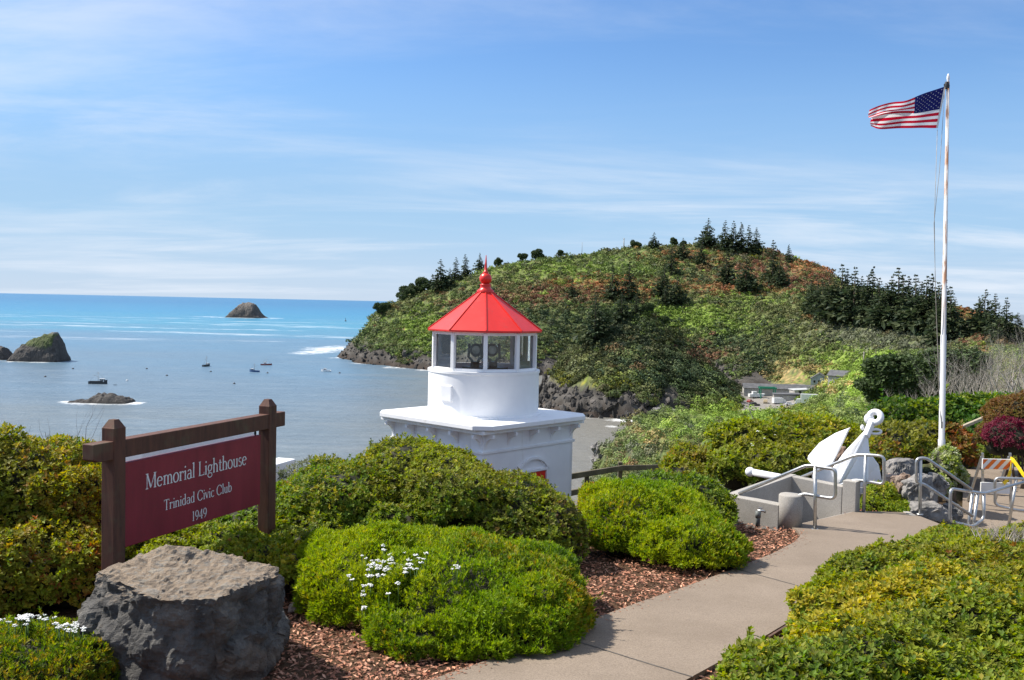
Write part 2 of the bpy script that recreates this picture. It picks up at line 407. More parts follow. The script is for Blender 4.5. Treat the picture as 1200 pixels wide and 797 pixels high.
# pits that stairs run down into (kept clear of the sheet)
LAND_Z = -0.95                                   # lower landing
def land_z(px, d):
    """height of the land at bearing px, depth d (arrays)"""
    z = CAMZ + tan_at(px, np.log(d)) * d
    plane = -0.06 * np.maximum(0, d - 5.5) - 0.02
    plane = plane + 0.75 * sstep(-d, -4.4, -1.2)
    k = sstep(d, 9.5, 12.5)
    z = plane * (1 - k) + z * k
    x = (px - 600) / FPX * d
    pts = np.stack([x, d, np.zeros_like(x)], 1)
    far = sstep(d, 60, 250)
    z = z + far * (waves(pts, 0.075, 3, 3) * 1.6)
    near = sstep(d, 12, 18) * (1 - far)
    z = z + near * waves(pts, 0.8, 4, 2) * 0.12
    cliff = sstep(-(z - SEA), -13, -4) * sstep(z - SEA, -2, 1) * sstep(d, 390, 410) * sstep(-px, -872, -850)
    z = z + cliff * (waves(pts, 0.42, 5, 4) * 4.2)
    # lower landing and stair pit
    low = sstep(x, 5.40, 5.46) * sstep(-x, -17.0, -15.0) * sstep(d, 10.9, 11.05) * sstep(-d, -23, -21) * np.maximum(sstep(x / d, .470, .486), sstep(-d, -13.0, -12.62))
    z = np.where(low > 0.02, np.minimum(z, (1 - low) * z + low * (LAND_Z - 0.05)), z)
    a = np.stack([x - 3.39, d - 11.3], 1); e1 = np.array([.70, .715]); e2 = np.array([-.76, .65])
    s = a @ e1; q = a @ e2
    pit = (s > -0.12) & (s < 2.05) & (q > 0.0) & (q < 1.2)
    return np.where(pit, z - 1.1, z)
U = np.concatenate([np.arange(-2600, -500, 60), np.arange(-500, 330, 12), np.arange(330, 1240, 2.6), np.arange(1240, 1700, 12), np.arange(1700, 3800, 60)])
D = np.exp(np.concatenate([np.arange(math.log(0.8), math.log(4.5), 0.05), np.arange(math.log(4.5), math.log(20), 0.0105), np.arange(math.log(20), math.log(390), 0.02), np.arange(math.log(390), math.log(1260), 0.0062)]))
UU, DD = np.meshgrid(U, D)
LZ = land_z(UU.ravel(), DD.ravel()).reshape(UU.shape)
LX = (UU - 600) / FPX * DD
LPY = np.array(hor(UU)) - (LZ - CAMZ) / DD * FPX    # where each land point falls in the photograph
# the photograph is rolled a little: a bearing px is measured along the horizon
def col_of(px, py): return px + ROLL * (py - hor(px)) * -1.0
def hit(px, py, dmin=12.0):
    """depth where the sight line meets the land (None: it misses)"""
    b = px + ROLL * (py - hor(px))
    j = min(max(np.searchsorted(U, b), 0), len(U) - 1)
    r = np.where((DD[:, j] > dmin) & (LPY[:, j] <= py))[0]
    if not len(r): return None
    return float(D[r[0]]), j, int(r[0])
def ground_at(x, y):
    px = x / y * FPX + 600
    return float(land_z(np.array([px]), np.array([float(y)]))[0])

# species patches on the headland (plant colours)
PAL = {
 'dark': (0.050, 0.074, 0.036), 'olive': (0.125, 0.135, 0.052), 'green': (0.125, 0.170, 0.050), 'bright': (0.185, 0.265, 0.045), 'orange': (0.30, 0.125, 0.055),
 'rust': (0.205, 0.092, 0.058), 'grey': (0.130, 0.140, 0.092), 'tan': (0.34, 0.25, 0.11), 'yellow': (0.29, 0.29, 0.03)}
PATCH = [  # px, py, rx, ry, colour, weight
 (650, 318, 110, 14, 'bright', .8), (740, 312, 60, 16, 'green', .9), (600, 330, 60, 16, 'olive', .8), (700, 333, 70, 8, 'orange', 1.1), (640, 347, 75, 11, 'rust', 1.3), (735, 345, 40, 10, 'orange', 1.0), (560, 365, 50, 14, 'rust', .7),
 (495, 388, 34, 24, 'bright', 1.2), (460, 400, 25, 14, 'green', 1), (470, 352, 30, 14, 'olive', .8), (420, 395, 18, 18, 'dark', 1), (540, 400, 30, 24, 'dark', .7), (640, 385, 60, 28, 'dark', .9),
 (800, 300, 60, 12, 'orange', .6), (870, 320, 60, 14, 'rust', .9), (850, 340, 60, 10, 'orange', .8), (830, 350, 60, 8, 'olive', .7), (962, 312, 40, 14, 'orange', 1.6), (940, 330, 40, 12, 'rust', 1.2), (905, 300, 30, 10, 'rust', .8),
 (870, 352, 40, 8, 'bright', 1.0), (800, 370, 55, 11, 'bright', 2.4), (840, 384, 50, 14, 'bright', 1.4), (900, 365, 60, 8, 'olive', 1), (860, 405, 50, 24, 'dark', 1.2), (930, 400, 50, 30, 'olive', .8), (900, 425, 40, 20, 'dark', .7),
 (1010, 388, 70, 16, 'grey', 1.8), (1080, 395, 50, 14, 'grey', 1.2), (1050, 405, 60, 10, 'grey', 1.2), (960, 372, 30, 6, 'orange', .8), (1135, 370, 26, 10, 'orange', 1.5), (1150, 395, 30, 10, 'rust', .8), (1070, 375, 30, 10, 'dark', .8),
 (740, 400, 60, 40, 'dark', 1.5), (690, 420, 40, 30, 'olive', 1.1), (720, 452, 30, 12, 'yellow', 1.0), (655, 450, 16, 12, 'yellow', 1.2), (825, 415, 30, 12, 'rust', 1.5), (780, 400, 24, 16, 'olive', .9), (800, 440, 50, 22, 'dark', 1.8),
 (920, 437, 26, 14, 'tan', 1.8), (960, 434, 22, 8, 'tan', 1.0), (985, 452, 30, 10, 'tan', 1.2), (1010, 432, 60, 16, 'bright', 1.6), (990, 420, 60, 8, 'bright', 1.4), (1000, 462, 60, 20, 'bright', 1.6),
 (870, 500, 110, 22, 'bright', 1.5), (730, 520, 40, 24, 'grey', .7), (770, 520, 40, 20, 'tan', .4), (900, 480, 80, 12, 'yellow', .5), (1050, 470, 50, 18, 'grey', 0.9)]
_keys = list(PAL)
def plant_colour(px, py, seed=0, jit=0.5):
    """colour of the plants standing at these places of the view (arrays) -> (n,3)"""
    n = len(px); W = np.zeros((n, len(_keys)))
    base = {'dark': .30, 'olive': .42, 'green': .40, 'bright': .12, 'orange': .05, 'rust': .10, 'grey': .16, 'tan': .03, 'yellow': .04}
    for k, v in base.items(): W[:, _keys.index(k)] += v
    for (a, b, rx, ry, k, w) in PATCH:
        W[:, _keys.index(k)] += w * np.exp(-(((px - a) / rx) ** 2 + ((py - b) / ry) ** 2) * 1.3)
    r = np.random.RandomState(seed)
    W = W * np.exp(r.normal(0, 0.9, size=W.shape))
    C = np.array([PAL[k] for k in _keys])
    W = W ** 3; W /= W.sum(1, keepdims=True)
    return (W @ C) * np.exp(r.normal(0, 0.16, size=(n, 1)))

# ---- the sheet itself
nr, nc = UU.shape
V = np.stack([LX.ravel(), DD.ravel(), LZ.ravel()], 1)
idx = np.arange(nr * nc).reshape(nr, nc)
F = np.stack([idx[:-1, :-1].ravel(), idx[:-1, 1:].ravel(), idx[1:, 1:].ravel(), idx[1:, :-1].ravel()], 1)
keep = (V[F][:, :, 2].max(1) > SEA - 5)
F = F[keep]
colT = np.empty((nr * nc, 3)); pxv, pyv, dv, zv = UU.ravel(), LPY.ravel(), DD.ravel(), LZ.ravel()
smooth_noise = waves(V, 0.05, 21, 3)
C0 = plant_colour(pxv, pyv, 5) * 1.2
soil = np.array((0.115, 0.066, 0.040))
colT[:] = C0
g = (dv < 14)[:, None]; colT = np.where(g, soil, colT)
g2 = sstep(dv, 14, 22)[:, None]; colT = np.where((dv >= 14)[:, None], soil * .6 * (1 - g2) + colT * g2, colT)
zz = zv - SEA
gx = np.gradient(LZ, axis=0) / (np.gradient(DD, axis=0)); steep = np.abs(gx).ravel()
rockf = np.clip(sstep(-zz, -18 - 5 * smooth_noise, -10), 0, 1) * (dv > 350) * (pxv < 905) * np.where((pxv > 800) & (dv < 530), .35 * (zz < 4), 1.0)
rockc = np.array((0.085, 0.079, 0.073))[None] * np.exp(.55 * waves(V * np.array([1, 1, .35]), .9, 55, 3))[:, None]
wet = sstep(-zz, -4.2, -1.8)[:, None]
rockc = rockc * (1 - wet) + np.array((0.055, 0.042, 0.036)) * wet
colT = colT * (1 - rockf[:, None]) + rockc * rockf[:, None]
nearcliff = (dv > 40) & (dv < 350) & (zz < 36 - 0 * zz) & (pxv < 830)
colT = np.where((nearcliff & (smooth_noise > 0.1))[:, None], np.array((0.17, 0.15, 0.13)), colT)
harb = ((pxv > 868) & (pxv < 945) & (dv > 395) & (dv < 545) & (zz < 6.5))[:, None]
colT = np.where(harb, np.array((0.30, 0.28, 0.255)), colT)
m, t, b, o = new_mat('land')
a = t.nodes.new('ShaderNodeAttribute'); a.attribute_name = 'Col'
vw = coords(t, (1, 1, 1), 'World')
nz = noise(t, vw, 2.2, 8, 0.65); nf = noise(t, vw, 38, 5, 0.6)
c = mixc(t, mrange(t, nz, 0.3, 0.7, 0.0, 0.45), a.outputs['Color'], (0.04, 0.033, 0.022))
t.links.new(c, b.inputs['Base Color']); b.inputs['Roughness'].default_value = 0.95; b.inputs['Specular IOR Level'].default_value = 0.1
bump(t, b, mathn(t, 'ADD', nz, mathn(t, 'MULTIPLY', nf, 0.15)), 0.8, 0.35)
M['land'] = m
land = link('terrain', mesh_np('terrain', V, F, mats=[m], col=colT, smooth=True)); tag(land, kind='structure')

# ------------------------------------------------------------------ the sea
m, t, b, o = new_mat('sea_water')
g = t.nodes.new('ShaderNodeNewGeometry'); sp = t.nodes.new('ShaderNodeSeparateXYZ'); t.links.new(g.outputs['Position'], sp.inputs[0])
big = noise(t, coords(t, (0.0012, 0.0028, 0), 'World'), 1.0, 5, 0.55)
dist = mathn(t, 'ADD', sp.outputs[1], mathn(t, 'MULTIPLY', mathn(t, 'SUBTRACT', big, 0.5), 1300))
lg = mathn(t, 'LOGARITHM', mathn(t, 'MAXIMUM', dist, 50.0), 10.0)
deep = ramp(t, mathn(t, 'MULTIPLY', mathn(t, 'SUBTRACT', lg, 2.3), 0.5), [(0.0, (0.165, 0.178, 0.170)), (0.20, (0.125, 0.178, 0.225)), (0.37, (0.095, 0.195, 0.285)), (0.47, (0.045, 0.235, 0.340)), (0.60, (0.020, 0.195, 0.345)), (0.80, (0.010, 0.135, 0.285))])
streak = noise(t, coords(t, (0.008, 0.05, 0), 'World'), 1.0, 6, 0.6)
deep = mixc(t, mrange(t, streak, 0.45, 0.75, 0.0, 0.35), deep, (0.20, 0.25, 0.29))
rip = noise(t, coords(t, (0.035, 0.16, 0), 'World'), 1.0, 7, 0.7)
deep = mixc(t, mrange(t, rip, 0.42, 0.66, 0.0, 0.30), deep, (0.045, 0.085, 0.13))
deep = mixc(t, mathn(t, 'SUBTRACT', 0.22, mrange(t, rip, 0.30, 0.46, 0.0, 0.22)), deep, (0.34, 0.38, 0.42))
# silt close to the shore on the right
shore = mathn(t, 'SUBTRACT', mathn(t, 'MULTIPLY', sp.outputs[0], 1.0), mathn(t, 'MULTIPLY', sp.outputs[1], -0.06))
deep = mixc(t, mrange(t, mathn(t, 'ADD', shore, mathn(t, 'MULTIPLY', streak, 60)), -60, 90, 0.0, 0.75), deep, (0.22, 0.195, 0.155))
# surf lines far out: long crests, broken up
crest = noise(t, coords(t, (0.0016, 0.0125, 0), 'World'), 1.0, 4, 0.6, 0.3)
line = mathn(t, 'MULTIPLY', mrange(t, crest, 0.56, 0.60), mathn(t, 'SUBTRACT', 1.0, mrange(t, crest, 0.60, 0.66)))
band = mathn(t, 'MULTIPLY', mrange(t, sp.outputs[1], 950, 1200), mathn(t, 'SUBTRACT', 1.0, mrange(t, sp.outputs[1], 1700, 2600)))
brk = mrange(t, noise(t, coords(t, (0.012, 0.06, 0), 'World'), 1.0, 6, 0.7), 0.46, 0.60)
foam = mathn(t, 'MULTIPLY', mathn(t, 'MULTIPLY', line, band), brk)
FOAM_SPOTS = []
SEA_T = (t, b, deep, foam, sp)
M['sea'] = m
r = 90000.0
ys = [-2000, -500, 60, 100, 150, 220, 320, 450, 600, 800, 1100, 1600, 2500, 4500, 9000, 20000, 90000]
xs = [-90000, -20000, -6000, -2500, -1200, -700, -400, -200, 0, 200, 400, 800, 1500, 4000, 20000, 90000]
X, Y = np.meshgrid(xs, ys); Vs = np.stack([X.ravel(), Y.ravel(), np.full(X.size, SEA)], 1)
ii = np.arange(X.size).reshape(X.shape)
Fs = np.stack([ii[:-1, :-1].ravel(), ii[:-1, 1:].ravel(), ii[1:, 1:].ravel(), ii[1:, :-1].ravel()], 1)
sea = link('sea', mesh_np('sea', Vs, Fs, mats=[m])); tag(sea, kind='structure')
def finish_sea(spots):
    """white water round each rock and along the open shore, as soft patches with torn edges"""
    t, b, deep, foam, sp = SEA_T
    tear = noise(t, coords(t, (0.05, 0.04, 0), 'World'), 1.0, 9, 0.82, 0.5)
    for (x, y, rx, ry, st) in spots:
        dx = mathn(t, 'DIVIDE', mathn(t, 'SUBTRACT', sp.outputs[0], x), rx)
        dy = mathn(t, 'DIVIDE', mathn(t, 'SUBTRACT', sp.outputs[1], y), ry)
        rr = mathn(t, 'ADD', mathn(t, 'MULTIPLY', dx, dx), mathn(t, 'MULTIPLY', dy, dy))
        f = mathn(t, 'SUBTRACT', mathn(t, 'ADD', tear, 0.10), mathn(t, 'MULTIPLY', rr, 0.13))
        foam = mathn(t, 'MAXIMUM', foam, mathn(t, 'MULTIPLY', mrange(t, f, 0.47, 0.66), st))
    c = mixc(t, mathn(t, 'MINIMUM', foam, 0.9), deep, (0.80, 0.80, 0.78))
    t.links.new(c, b.inputs['Base Color'])
    b.inputs['Roughness'].default_value = 0.28; b.inputs['Specular IOR Level'].default_value = 0.32; b.inputs['IOR'].default_value = 1.33
    wv = noise(t, coords(t, (0.10, 0.22, 0), 'World'), 1.0, 7, 0.65)
    bump(t, b, wv, 0.8, 2.2)

# ------------------------------------------------------------------ foliage machinery
def leaf_quads(base, d, nrm, L, W, col, fold=0.0):
    """diamond leaves: base point, direction, face normal, length, width -> verts, faces, colours"""
    side = unit(np.cross(d, nrm))
    L = np.asarray(L)[:, None]; W = np.asarray(W)[:, None]
    mid = base + d * L * 0.52
    Vv = np.stack([base, mid + side * W * .5, base + d * L - nrm * L * 0.12, mid - side * W * .5], 1)
    n = len(base)
    return Vv.reshape(-1, 3), np.arange(n * 4).reshape(n, 4), np.repeat(col, 4, axis=0)
def rosettes(pts, nrm, rng, leaf, wid, k, up=0.5, cols=None, spread=(25, 80), newtip=0.0):
    """whorls of k leaves about the shoot tips pts"""
    n = len(pts)
    ax = unit(nrm * 0.7 + np.array([0, 0, up]) + rng.normal(0, 0.28, (n, 3)))
    ref = unit(np.cross(ax, rng.normal(size=(n, 3))))
    ref2 = np.cross(ax, ref)
    VV = []; CC = []
    sz = rng.uniform(0.75, 1.25, n)
    for j in range(k):
        az = 2 * math.pi * (j / k) + rng.uniform(-.4, .4, n)
        tl = np.radians(rng.uniform(spread[0], spread[1], n))[:, None]
        rad = ref * np.cos(az)[:, None] + ref2 * np.sin(az)[:, None]
        d = ax * np.cos(tl) + rad * np.sin(tl)
        nn = unit(ax * np.sin(tl) - rad * np.cos(tl) + rng.normal(0, .15, (n, 3)))
        off = ax * (rng.uniform(-.5, .3, n) * leaf)[:, None]
        v, f, c = leaf_quads(pts + off, d, nn, leaf * sz * rng.uniform(.8, 1.15, n), wid * sz, cols * np.exp(rng.normal(0, .13, (n, 1))))
        VV.append(v); CC.append(c)
    V = np.concatenate(VV); C = np.concatenate(CC)
    return V, np.arange(len(V)).reshape(-1, 4), C
def blades(pts, nrm, rng, L, W, cols, up=0.5, jitter=0.35):
    n = len(pts)
    d = unit(nrm * 0.8 + np.array([0, 0, up]) + rng.normal(0, jitter, (n, 3)))
    nn = unit(np.cross(d, rng.normal(size=(n, 3))))
    return leaf_quads(pts, d, nn, L * rng.uniform(.6, 1.3, n), W * rng.uniform(.8, 1.2, n), cols * np.exp(rng.normal(0, .15, (n, 1))))
def ell_area(r):
    a, b, c = r; p = 1.6
    return 4 * math.pi * ((((a * b) ** p) + ((a * c) ** p) + ((b * c) ** p)) / 3) ** (1 / p)
def shell(lobes, per_m2, rng, seed, lump=0.10, lfreq=3.0, zmin=None, depth=0.10, under=-0.35, pit=0.0):
    """points and outward normals over the union of lumpy ellipsoids"""
    PP = []; NN = []
    for i, (c, r) in enumerate(lobes):
        c = np.array(c); r = np.array(r)
        n = int(per_m2 * ell_area(r))
        if n < 3: continue
        u = unit(rng.normal(size=(n, 3)))
        nrm = unit(u / r)
        p = c + u * r
        lm = waves(p, lfreq / max(0.3, r.mean()) , seed, 3)
        p = p + nrm * (lm * lump * r.mean())[:, None] - nrm * (np.abs(rng.normal(0, depth, n)) * r.mean())[:, None]
        st = rng.rand(n) < .02; p = p + nrm * (st * rng.uniform(.01, .05, n) * min(1.0, r.mean() * 1.6))[:, None]
        if pit: p = p - nrm * (np.maximum(0, waves(p, 9.0, seed + 50, 2)) * pit)[:, None]
        ok = nrm[:, 2] > under
        for j, (c2, r2) in enumerate(lobes):
            if j == i: continue
            ok &= (((p - np.array(c2)) / np.array(r2)) ** 2).sum(1) > 0.70
        if zmin is not None: ok &= p[:, 2] > (zmin(p) if callable(zmin) else zmin)
        PP.append(p[ok]); NN.append(nrm[ok])
    return np.concatenate(PP), np.concatenate(NN)
_ico = {}
def ico(sub):
    if sub not in _ico:
        bm = bmesh.new(); bmesh.ops.create_icosphere(bm, subdivisions=sub, radius=1.0)
        _ico[sub] = (np.array([v.co[:] for v in bm.verts]), np.array([[v.index for v in f.verts] for f in bm.faces])); bm.free()
    return _ico[sub]
def cores(lobes, k=0.86, seed=0, lump=0.1, lfreq=3.0, sub=3):
    v0, f0 = ico(sub); VV = []; FF = []; o = 0
    for c, r in lobes:
        r = np.array(r); p = v0 * r * k + np.array(c)
        p = p + unit(v0 / r) * (waves(p, lfreq / max(.3, r.mean()), seed, 3) * lump * r.mean())[:, None]
        VV.append(p); FF.append(f0 + o); o += len(v0)
    return np.concatenate(VV), np.concatenate(FF)
def pal_mix(n, rng, pts, cols, wts, freq=2.0, seed=1, contrast=1.0):
    """pick colours per shoot, in drifts rather than evenly"""
    C = np.array(cols); W = np.tile(np.array(wts, float), (n, 1))
    for k in range(len(cols)):
        W[:, k] *= np.exp(contrast * waves(pts, freq, seed * 17 + k, 2) * 1.4 + rng.normal(0, .8, n))
    W = W ** 2.2; W /= W.sum(1, keepdims=True)
    return W @ C
def lob(px, py, d, rx, rz, ry):
    p = P(px, py, d); s = d / FPX
    return (tuple(p), (rx * s, ry, rz * s))
def shrub(name, label, lobes, cols, wts, leaf=0.045, wid=0.02, k=5, dens=900, style='rosette', seed=1, up=0.5, lump=0.12, lfreq=3.0, group=None, cat='shrub', base=None, depth=0.12, core=0.74, mat='leaf', freq=2.0, stems=True, contrast=1.0, zmin=None, spread=(25, 80), pit=0.10, sat=3):
    rng = np.random.RandomState(seed)
    cx_ = np.mean([c[0] for c, r in lobes]); cy_ = np.mean([c[1] for c, r in lobes])
    zg = (zG(cy_) if cy_ < 13 else ground_at(cx_, cy_)) if base is None else base
    org = np.array([cx_, cy_, zg])
    base_lobes = lobes; lobes = list(lobes)
    for c_, r_ in base_lobes:
        for _q in range(sat):
            u_ = unit(rng.normal(size=3)); u_[2] = abs(u_[2]) * .9; f_ = rng.uniform(.28, .46)
            lobes.append((tuple(np.array(c_) + u_ * np.array(r_) * rng.uniform(.70, .86)), tuple(np.array(r_) * f_)))
    p, n = shell(lobes, dens, rng, seed, lump, lfreq, zmin=(zg + 0.01) if zmin is None else zmin, depth=depth, pit=pit)
    k_ = rng.randint(len(p), size=max(6, len(p) // 260)); dirs = unit(n[k_] * .6 + np.array([0, 0, .7]) + rng.normal(0, .35, (len(k_), 3))); ln = rng.uniform(1.2, 3.6, len(k_)) * leaf
    tw0 = p[k_] - dirs * leaf
    p = np.concatenate([p] + [p[k_] + dirs * (ln * f)[:, None] for f in (.35, .7, 1.0)]); n = np.concatenate([n, dirs, dirs, dirs])
    c = pal_mix(len(p), rng, p, cols, wts, freq, seed, contrast)
    if style == 'rosette': V, F4, C = rosettes(p, n, rng, leaf, wid, k, up, c, spread)
    else: V, F4, C = blades(p, n, rng, leaf, wid, c, up)
    tv, tf, tcx = leaf_quads(tw0, dirs, unit(np.cross(dirs, rng.normal(size=dirs.shape))), ln + leaf, np.full(len(ln), max(.004, leaf * .09)), np.tile(np.array([[.09, .06, .035]]), (len(ln), 1)))
    V = np.concatenate([V, tv]); C = np.concatenate([C, tcx]); F4 = np.arange(len(V)).reshape(-1, 4)
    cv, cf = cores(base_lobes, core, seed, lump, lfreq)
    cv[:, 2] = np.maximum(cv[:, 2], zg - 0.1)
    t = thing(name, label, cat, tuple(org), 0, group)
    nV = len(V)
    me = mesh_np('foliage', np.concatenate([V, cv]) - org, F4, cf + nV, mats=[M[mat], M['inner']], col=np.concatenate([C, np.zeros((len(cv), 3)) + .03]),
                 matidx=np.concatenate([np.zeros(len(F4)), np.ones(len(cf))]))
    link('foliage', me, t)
    if stems:
        mb = MB()
        for (cc, rr) in base_lobes:
            for q in range(2):
                a = Vector((cx_ + (cc[0] - cx_) * .5 + rng.uniform(-.1, .1), cy_ + (cc[1] - cy_) * .5 + rng.uniform(-.1, .1), zg - .1))
                e = Vector((cc[0] + rng.uniform(-.3, .3) * rr[0], cc[1] + rng.uniform(-.3, .3) * rr[1], cc[2] + rr[2] * .35))
                mi_ = (a + e) / 2 + Vector((rng.uniform(-.1, .1), rng.uniform(-.1, .1), .02))
                mb.tube([Vector(v) - Vector(org) for v in (a, mi_, e)], [0.028, .02, .012], 6)
        mb.build('stem', M['bark'], t)
    return t

# ------------------------------------------------------------------ far vegetation: low scrub as one mass
def scrub(name, n, region, seed, rpx, faces, dmin, dmax, back=0.12, colseed=9, hfac=0.8, clip=None, colmul=1.0):
    rng = np.random.RandomState(seed)
    C = []; Rr = []; PX = []; PY = []
    tries = 0
    x0, x1, y0, y1 = region
    while len(C) < n and tries < n * 6:
        tries += 1
        if rng.rand() < back:
            px = rng.uniform(x0, x1); d = math.exp(rng.uniform(math.log(dmin), math.log(dmax)))
            j = min(max(np.searchsorted(U, px), 0), len(U) - 1); i = min(np.searchsorted(D, d), len(D) - 1)
            py = LPY[i, j]
        else:
            px = rng.uniform(x0, x1); py = rng.uniform(y0, y1)
            h = hit(px, py, dmin)
            if h is None or h[0] > dmax: continue
            d, j, i = h
        z = LZ[i, j]
        low = 2.0 if d < 380 else (-4.0 if (d < 520 and px > 795) else (11.0 if d < 520 else 8.0)) + 3 * math.sin(px * .13) + 3 * math.sin(px * .047 + 1)
        if z < SEA + low: continue
        if 866 < px < 948 and 395 < d < 560 and z < SEA + 6.5: continue
        if clip is not None and not clip(px, py, d): continue
        s = d / FPX
        rad = rpx[0] * (rpx[1] / rpx[0]) ** (rng.rand() ** 1.5) * s
        C.append((LX[i, j] + rng.uniform(-1, 1) * s * 1.5, D[i] + rng.uniform(-1, 1) * s * 2, z + rad * 0.15)); Rr.append(rad); PX.append(px); PY.append(py)
    C = np.array(C); Rr = np.array(Rr); PX = np.array(PX); PY = np.array(PY)
    col = plant_colour(PX, PY, colseed) * colmul
    m_ = len(C)
    u = rng.normal(size=(m_, faces, 3)); u[:, :, 2] = np.abs(u[:, :, 2]) * 1.0 - 0.15; u = unit(u)
    lump = 1 + 0.28 * np.sin(u @ np.array([5.1, 2.2, 3.7]) + rng.uniform(0, 6, (m_, 1))) + rng.normal(0, .08, (m_, faces))
    p = C[:, None] + u * (Rr[:, None, None] * lump[:, :, None]) * np.array([1, 1, hfac])
    nn = unit(u + rng.normal(0, .38, u.shape)); d_ = unit(np.cross(nn, rng.normal(size=u.shape)))
    fs = (Rr * math.sqrt(9.0 / faces))[:, None] * rng.uniform(.7, 1.3, (m_, faces))
    cc = np.repeat(col[:, None], faces, 1) * np.exp(rng.normal(0, .22, (m_, faces, 1)))
    V, F4, CC = leaf_quads((p - d_ * fs[:, :, None] * .5).reshape(-1, 3), d_.reshape(-1, 3), nn.reshape(-1, 3), fs.ravel() * 1.1, fs.ravel() * .95, cc.reshape(-1, 3))
    o = link(name, mesh_np(name, V, F4, mats=[M['far_leaf']], col=CC)); tag(o, kind='stuff')
    return o
_off_knoll = lambda px, py, d: not (632 < px < 872 and d < 530)
scrub('headland_grass', 17000, (395, 1210, 278, 480), 31, (0.9, 2.0), 14, 390, 1180, hfac=.55, colmul=1.55, clip=_off_knoll)
scrub('headland_scrub', 9500, (395, 1210, 278, 480), 35, (1.9, 5.2), 44, 390, 1180, colseed=12, colmul=1.0, clip=_off_knoll)
scrub('knoll_scrub', 3400, (632, 870, 352, 480), 37, (2.2, 6.0), 60, 390, 530, colseed=14, colmul=.62)
def _sl(px, py, d):
    return not (px < 690 and py > 545)
scrub('bluff_scrub', 2600, (664, 1230, 415, 580), 33, (4, 11), 190, 24, 460, back=0.25, clip=_sl, hfac=0.9, colmul=1.4)

# broken rock along the foot of the cliffs
def shore_rocks(n, seed):
    rng = np.random.RandomState(seed); v0, f0 = ico(1); VV = []; FF = []; CC = []; o = 0
    ok = np.argwhere((LZ > SEA - .8) & (LZ < SEA + 11) & (DD > 395) & (DD < 900) & (UU > 392) & (UU < 868) & ((DD > 530) | (UU < 805)))
    pick = ok[rng.randint(len(ok), size=n)]
    for (i, j) in pick:
        z = LZ[i, j]
        if 868 < U[j] and D[i] < 560: continue
        rad = .45 + 1.3 * rng.rand() ** 2.2
        sc = np.array([rng.uniform(.7, 1.6), rng.uniform(.7, 1.3), rng.uniform(.8, 2.6)]) * rad
        p = v0 * sc * (1 + rng.normal(0, .22, (len(v0), 1)))
        a = rng.uniform(0, 6.28); tl = rng.normal(0, .35); ca, sa = math.cos(a), math.sin(a)
        p = p @ np.array([[1, 0, 0], [0, math.cos(tl), -math.sin(tl)], [0, math.sin(tl), math.cos(tl)]]) @ np.array([[ca, -sa, 0], [sa, ca, 0], [0, 0, 1]])
        VV.append(p + np.array([LX[i, j] + rng.uniform(-1.5, 1.5), D[i] + rng.uniform(-1.5, 1.5), z - rad * .45])); FF.append(f0 + o); o += len(v0)
        c = np.array((.088, .078, .069)) * math.exp(rng.normal(0, .4)); c = c * (.55 if z < SEA + 2.2 else 1)
        CC.append(np.repeat(c[None], len(v0), 0))
    tag(link('shore_rocks', mesh_np('shore_rocks', np.concatenate(VV), None, np.concatenate(FF), mats=[M['col_rock']], col=np.concatenate(CC))), kind='stuff')

# ------------------------------------------------------------------ conifers on the headland
def conifer_mesh(seed, h=1.0, wide=0.24, n_lay=17, bare=0.08, ragged=0.3):
    """crown of drooping sprays round a tapering axis (height 1)"""
    r = np.random.RandomState(seed); B = []; Dd = []; Nn = []; Ls = []; Ws = []; Cc = []
    base = np.array([(0.036, 0.056, 0.028), (0.050, 0.072, 0.032), (0.068, 0.084, 0.040)])
    for i in range(n_lay):
        f = bare + (1 - bare) * (i / (n_lay - 1)) ** 0.92
        rad = 1.4 * wide * (1 - f) ** 0.85 * r.uniform(1 - ragged, 1 + ragged * .6) + 0.012
        k = max(4, int(11 * (1 - f)) + 4)
        for j in range(k):
            az = r.uniform(0, 6.283); dr = rad * r.uniform(.6, 1.15)
            dv = np.array([math.cos(az), math.sin(az), r.uniform(-.28, .18)])
            for s_ in (0.15, 0.5, .85):
                st = np.array([0, 0, f]) + dv * dr * s_
                for q in range(3):
                    dd = dv + r.normal(0, .38, 3); dd /= np.linalg.norm(dd)
                    nn = np.array([0, 0, 1.0]) + r.normal(0, .5, 3)
                    nn -= dd * nn.dot(dd); nn /= np.linalg.norm(nn)
                    B.append(st); Dd.append(dd); Nn.append(nn); Ls.append(max(.034 + .02 * (1 - f), dr * .44)); Ws.append(max(.02 + .02 * (1 - f), dr * .26)); Cc.append(base[r.randint(3)] * r.uniform(.75, 1.3))
    V, F4, C = leaf_quads(np.array(B), np.array(Dd), np.array(Nn), np.array(Ls), np.array(Ws), np.array(Cc))
    return mesh_np('crown', V, F4, mats=[M['needle']], col=C)
def bushy_mesh(seed, tall=0.75):
    """rounded, wind-shorn crown of one small broad tree (height 1)"""
    r = np.random.RandomState(seed)
    lobes = [((r.uniform(-.28, .28), r.uniform(-.28, .28), r.uniform(.16, .66)), (r.uniform(.24, .38), r.uniform(.24, .38), r.uniform(.18, .28))) for _ in range(10)]
    p, n = shell(lobes, 520, r, seed, .18, 3, depth=.14, under=-.8)
    c = np.array((0.050, 0.076, 0.026)) * np.exp(r.normal(0, .25, (len(p), 1)))
    V, F4, C = rosettes(p, n, r, 0.075, 0.045, 3, .2, c)
    return mesh_np('crown', V, F4, mats=[M['needle']], col=C)
CON = [conifer_mesh(100 + i, wide=w, n_lay=n, bare=b, ragged=rg) for i, (w, n, b, rg) in enumerate([(.20, 17, .06, .3), (.25, 16, .05, .35), (.17, 18, .10, .3), (.22, 15, .16, .5), (.30, 16, .04, .3), (.15, 15, .2, .5)])]
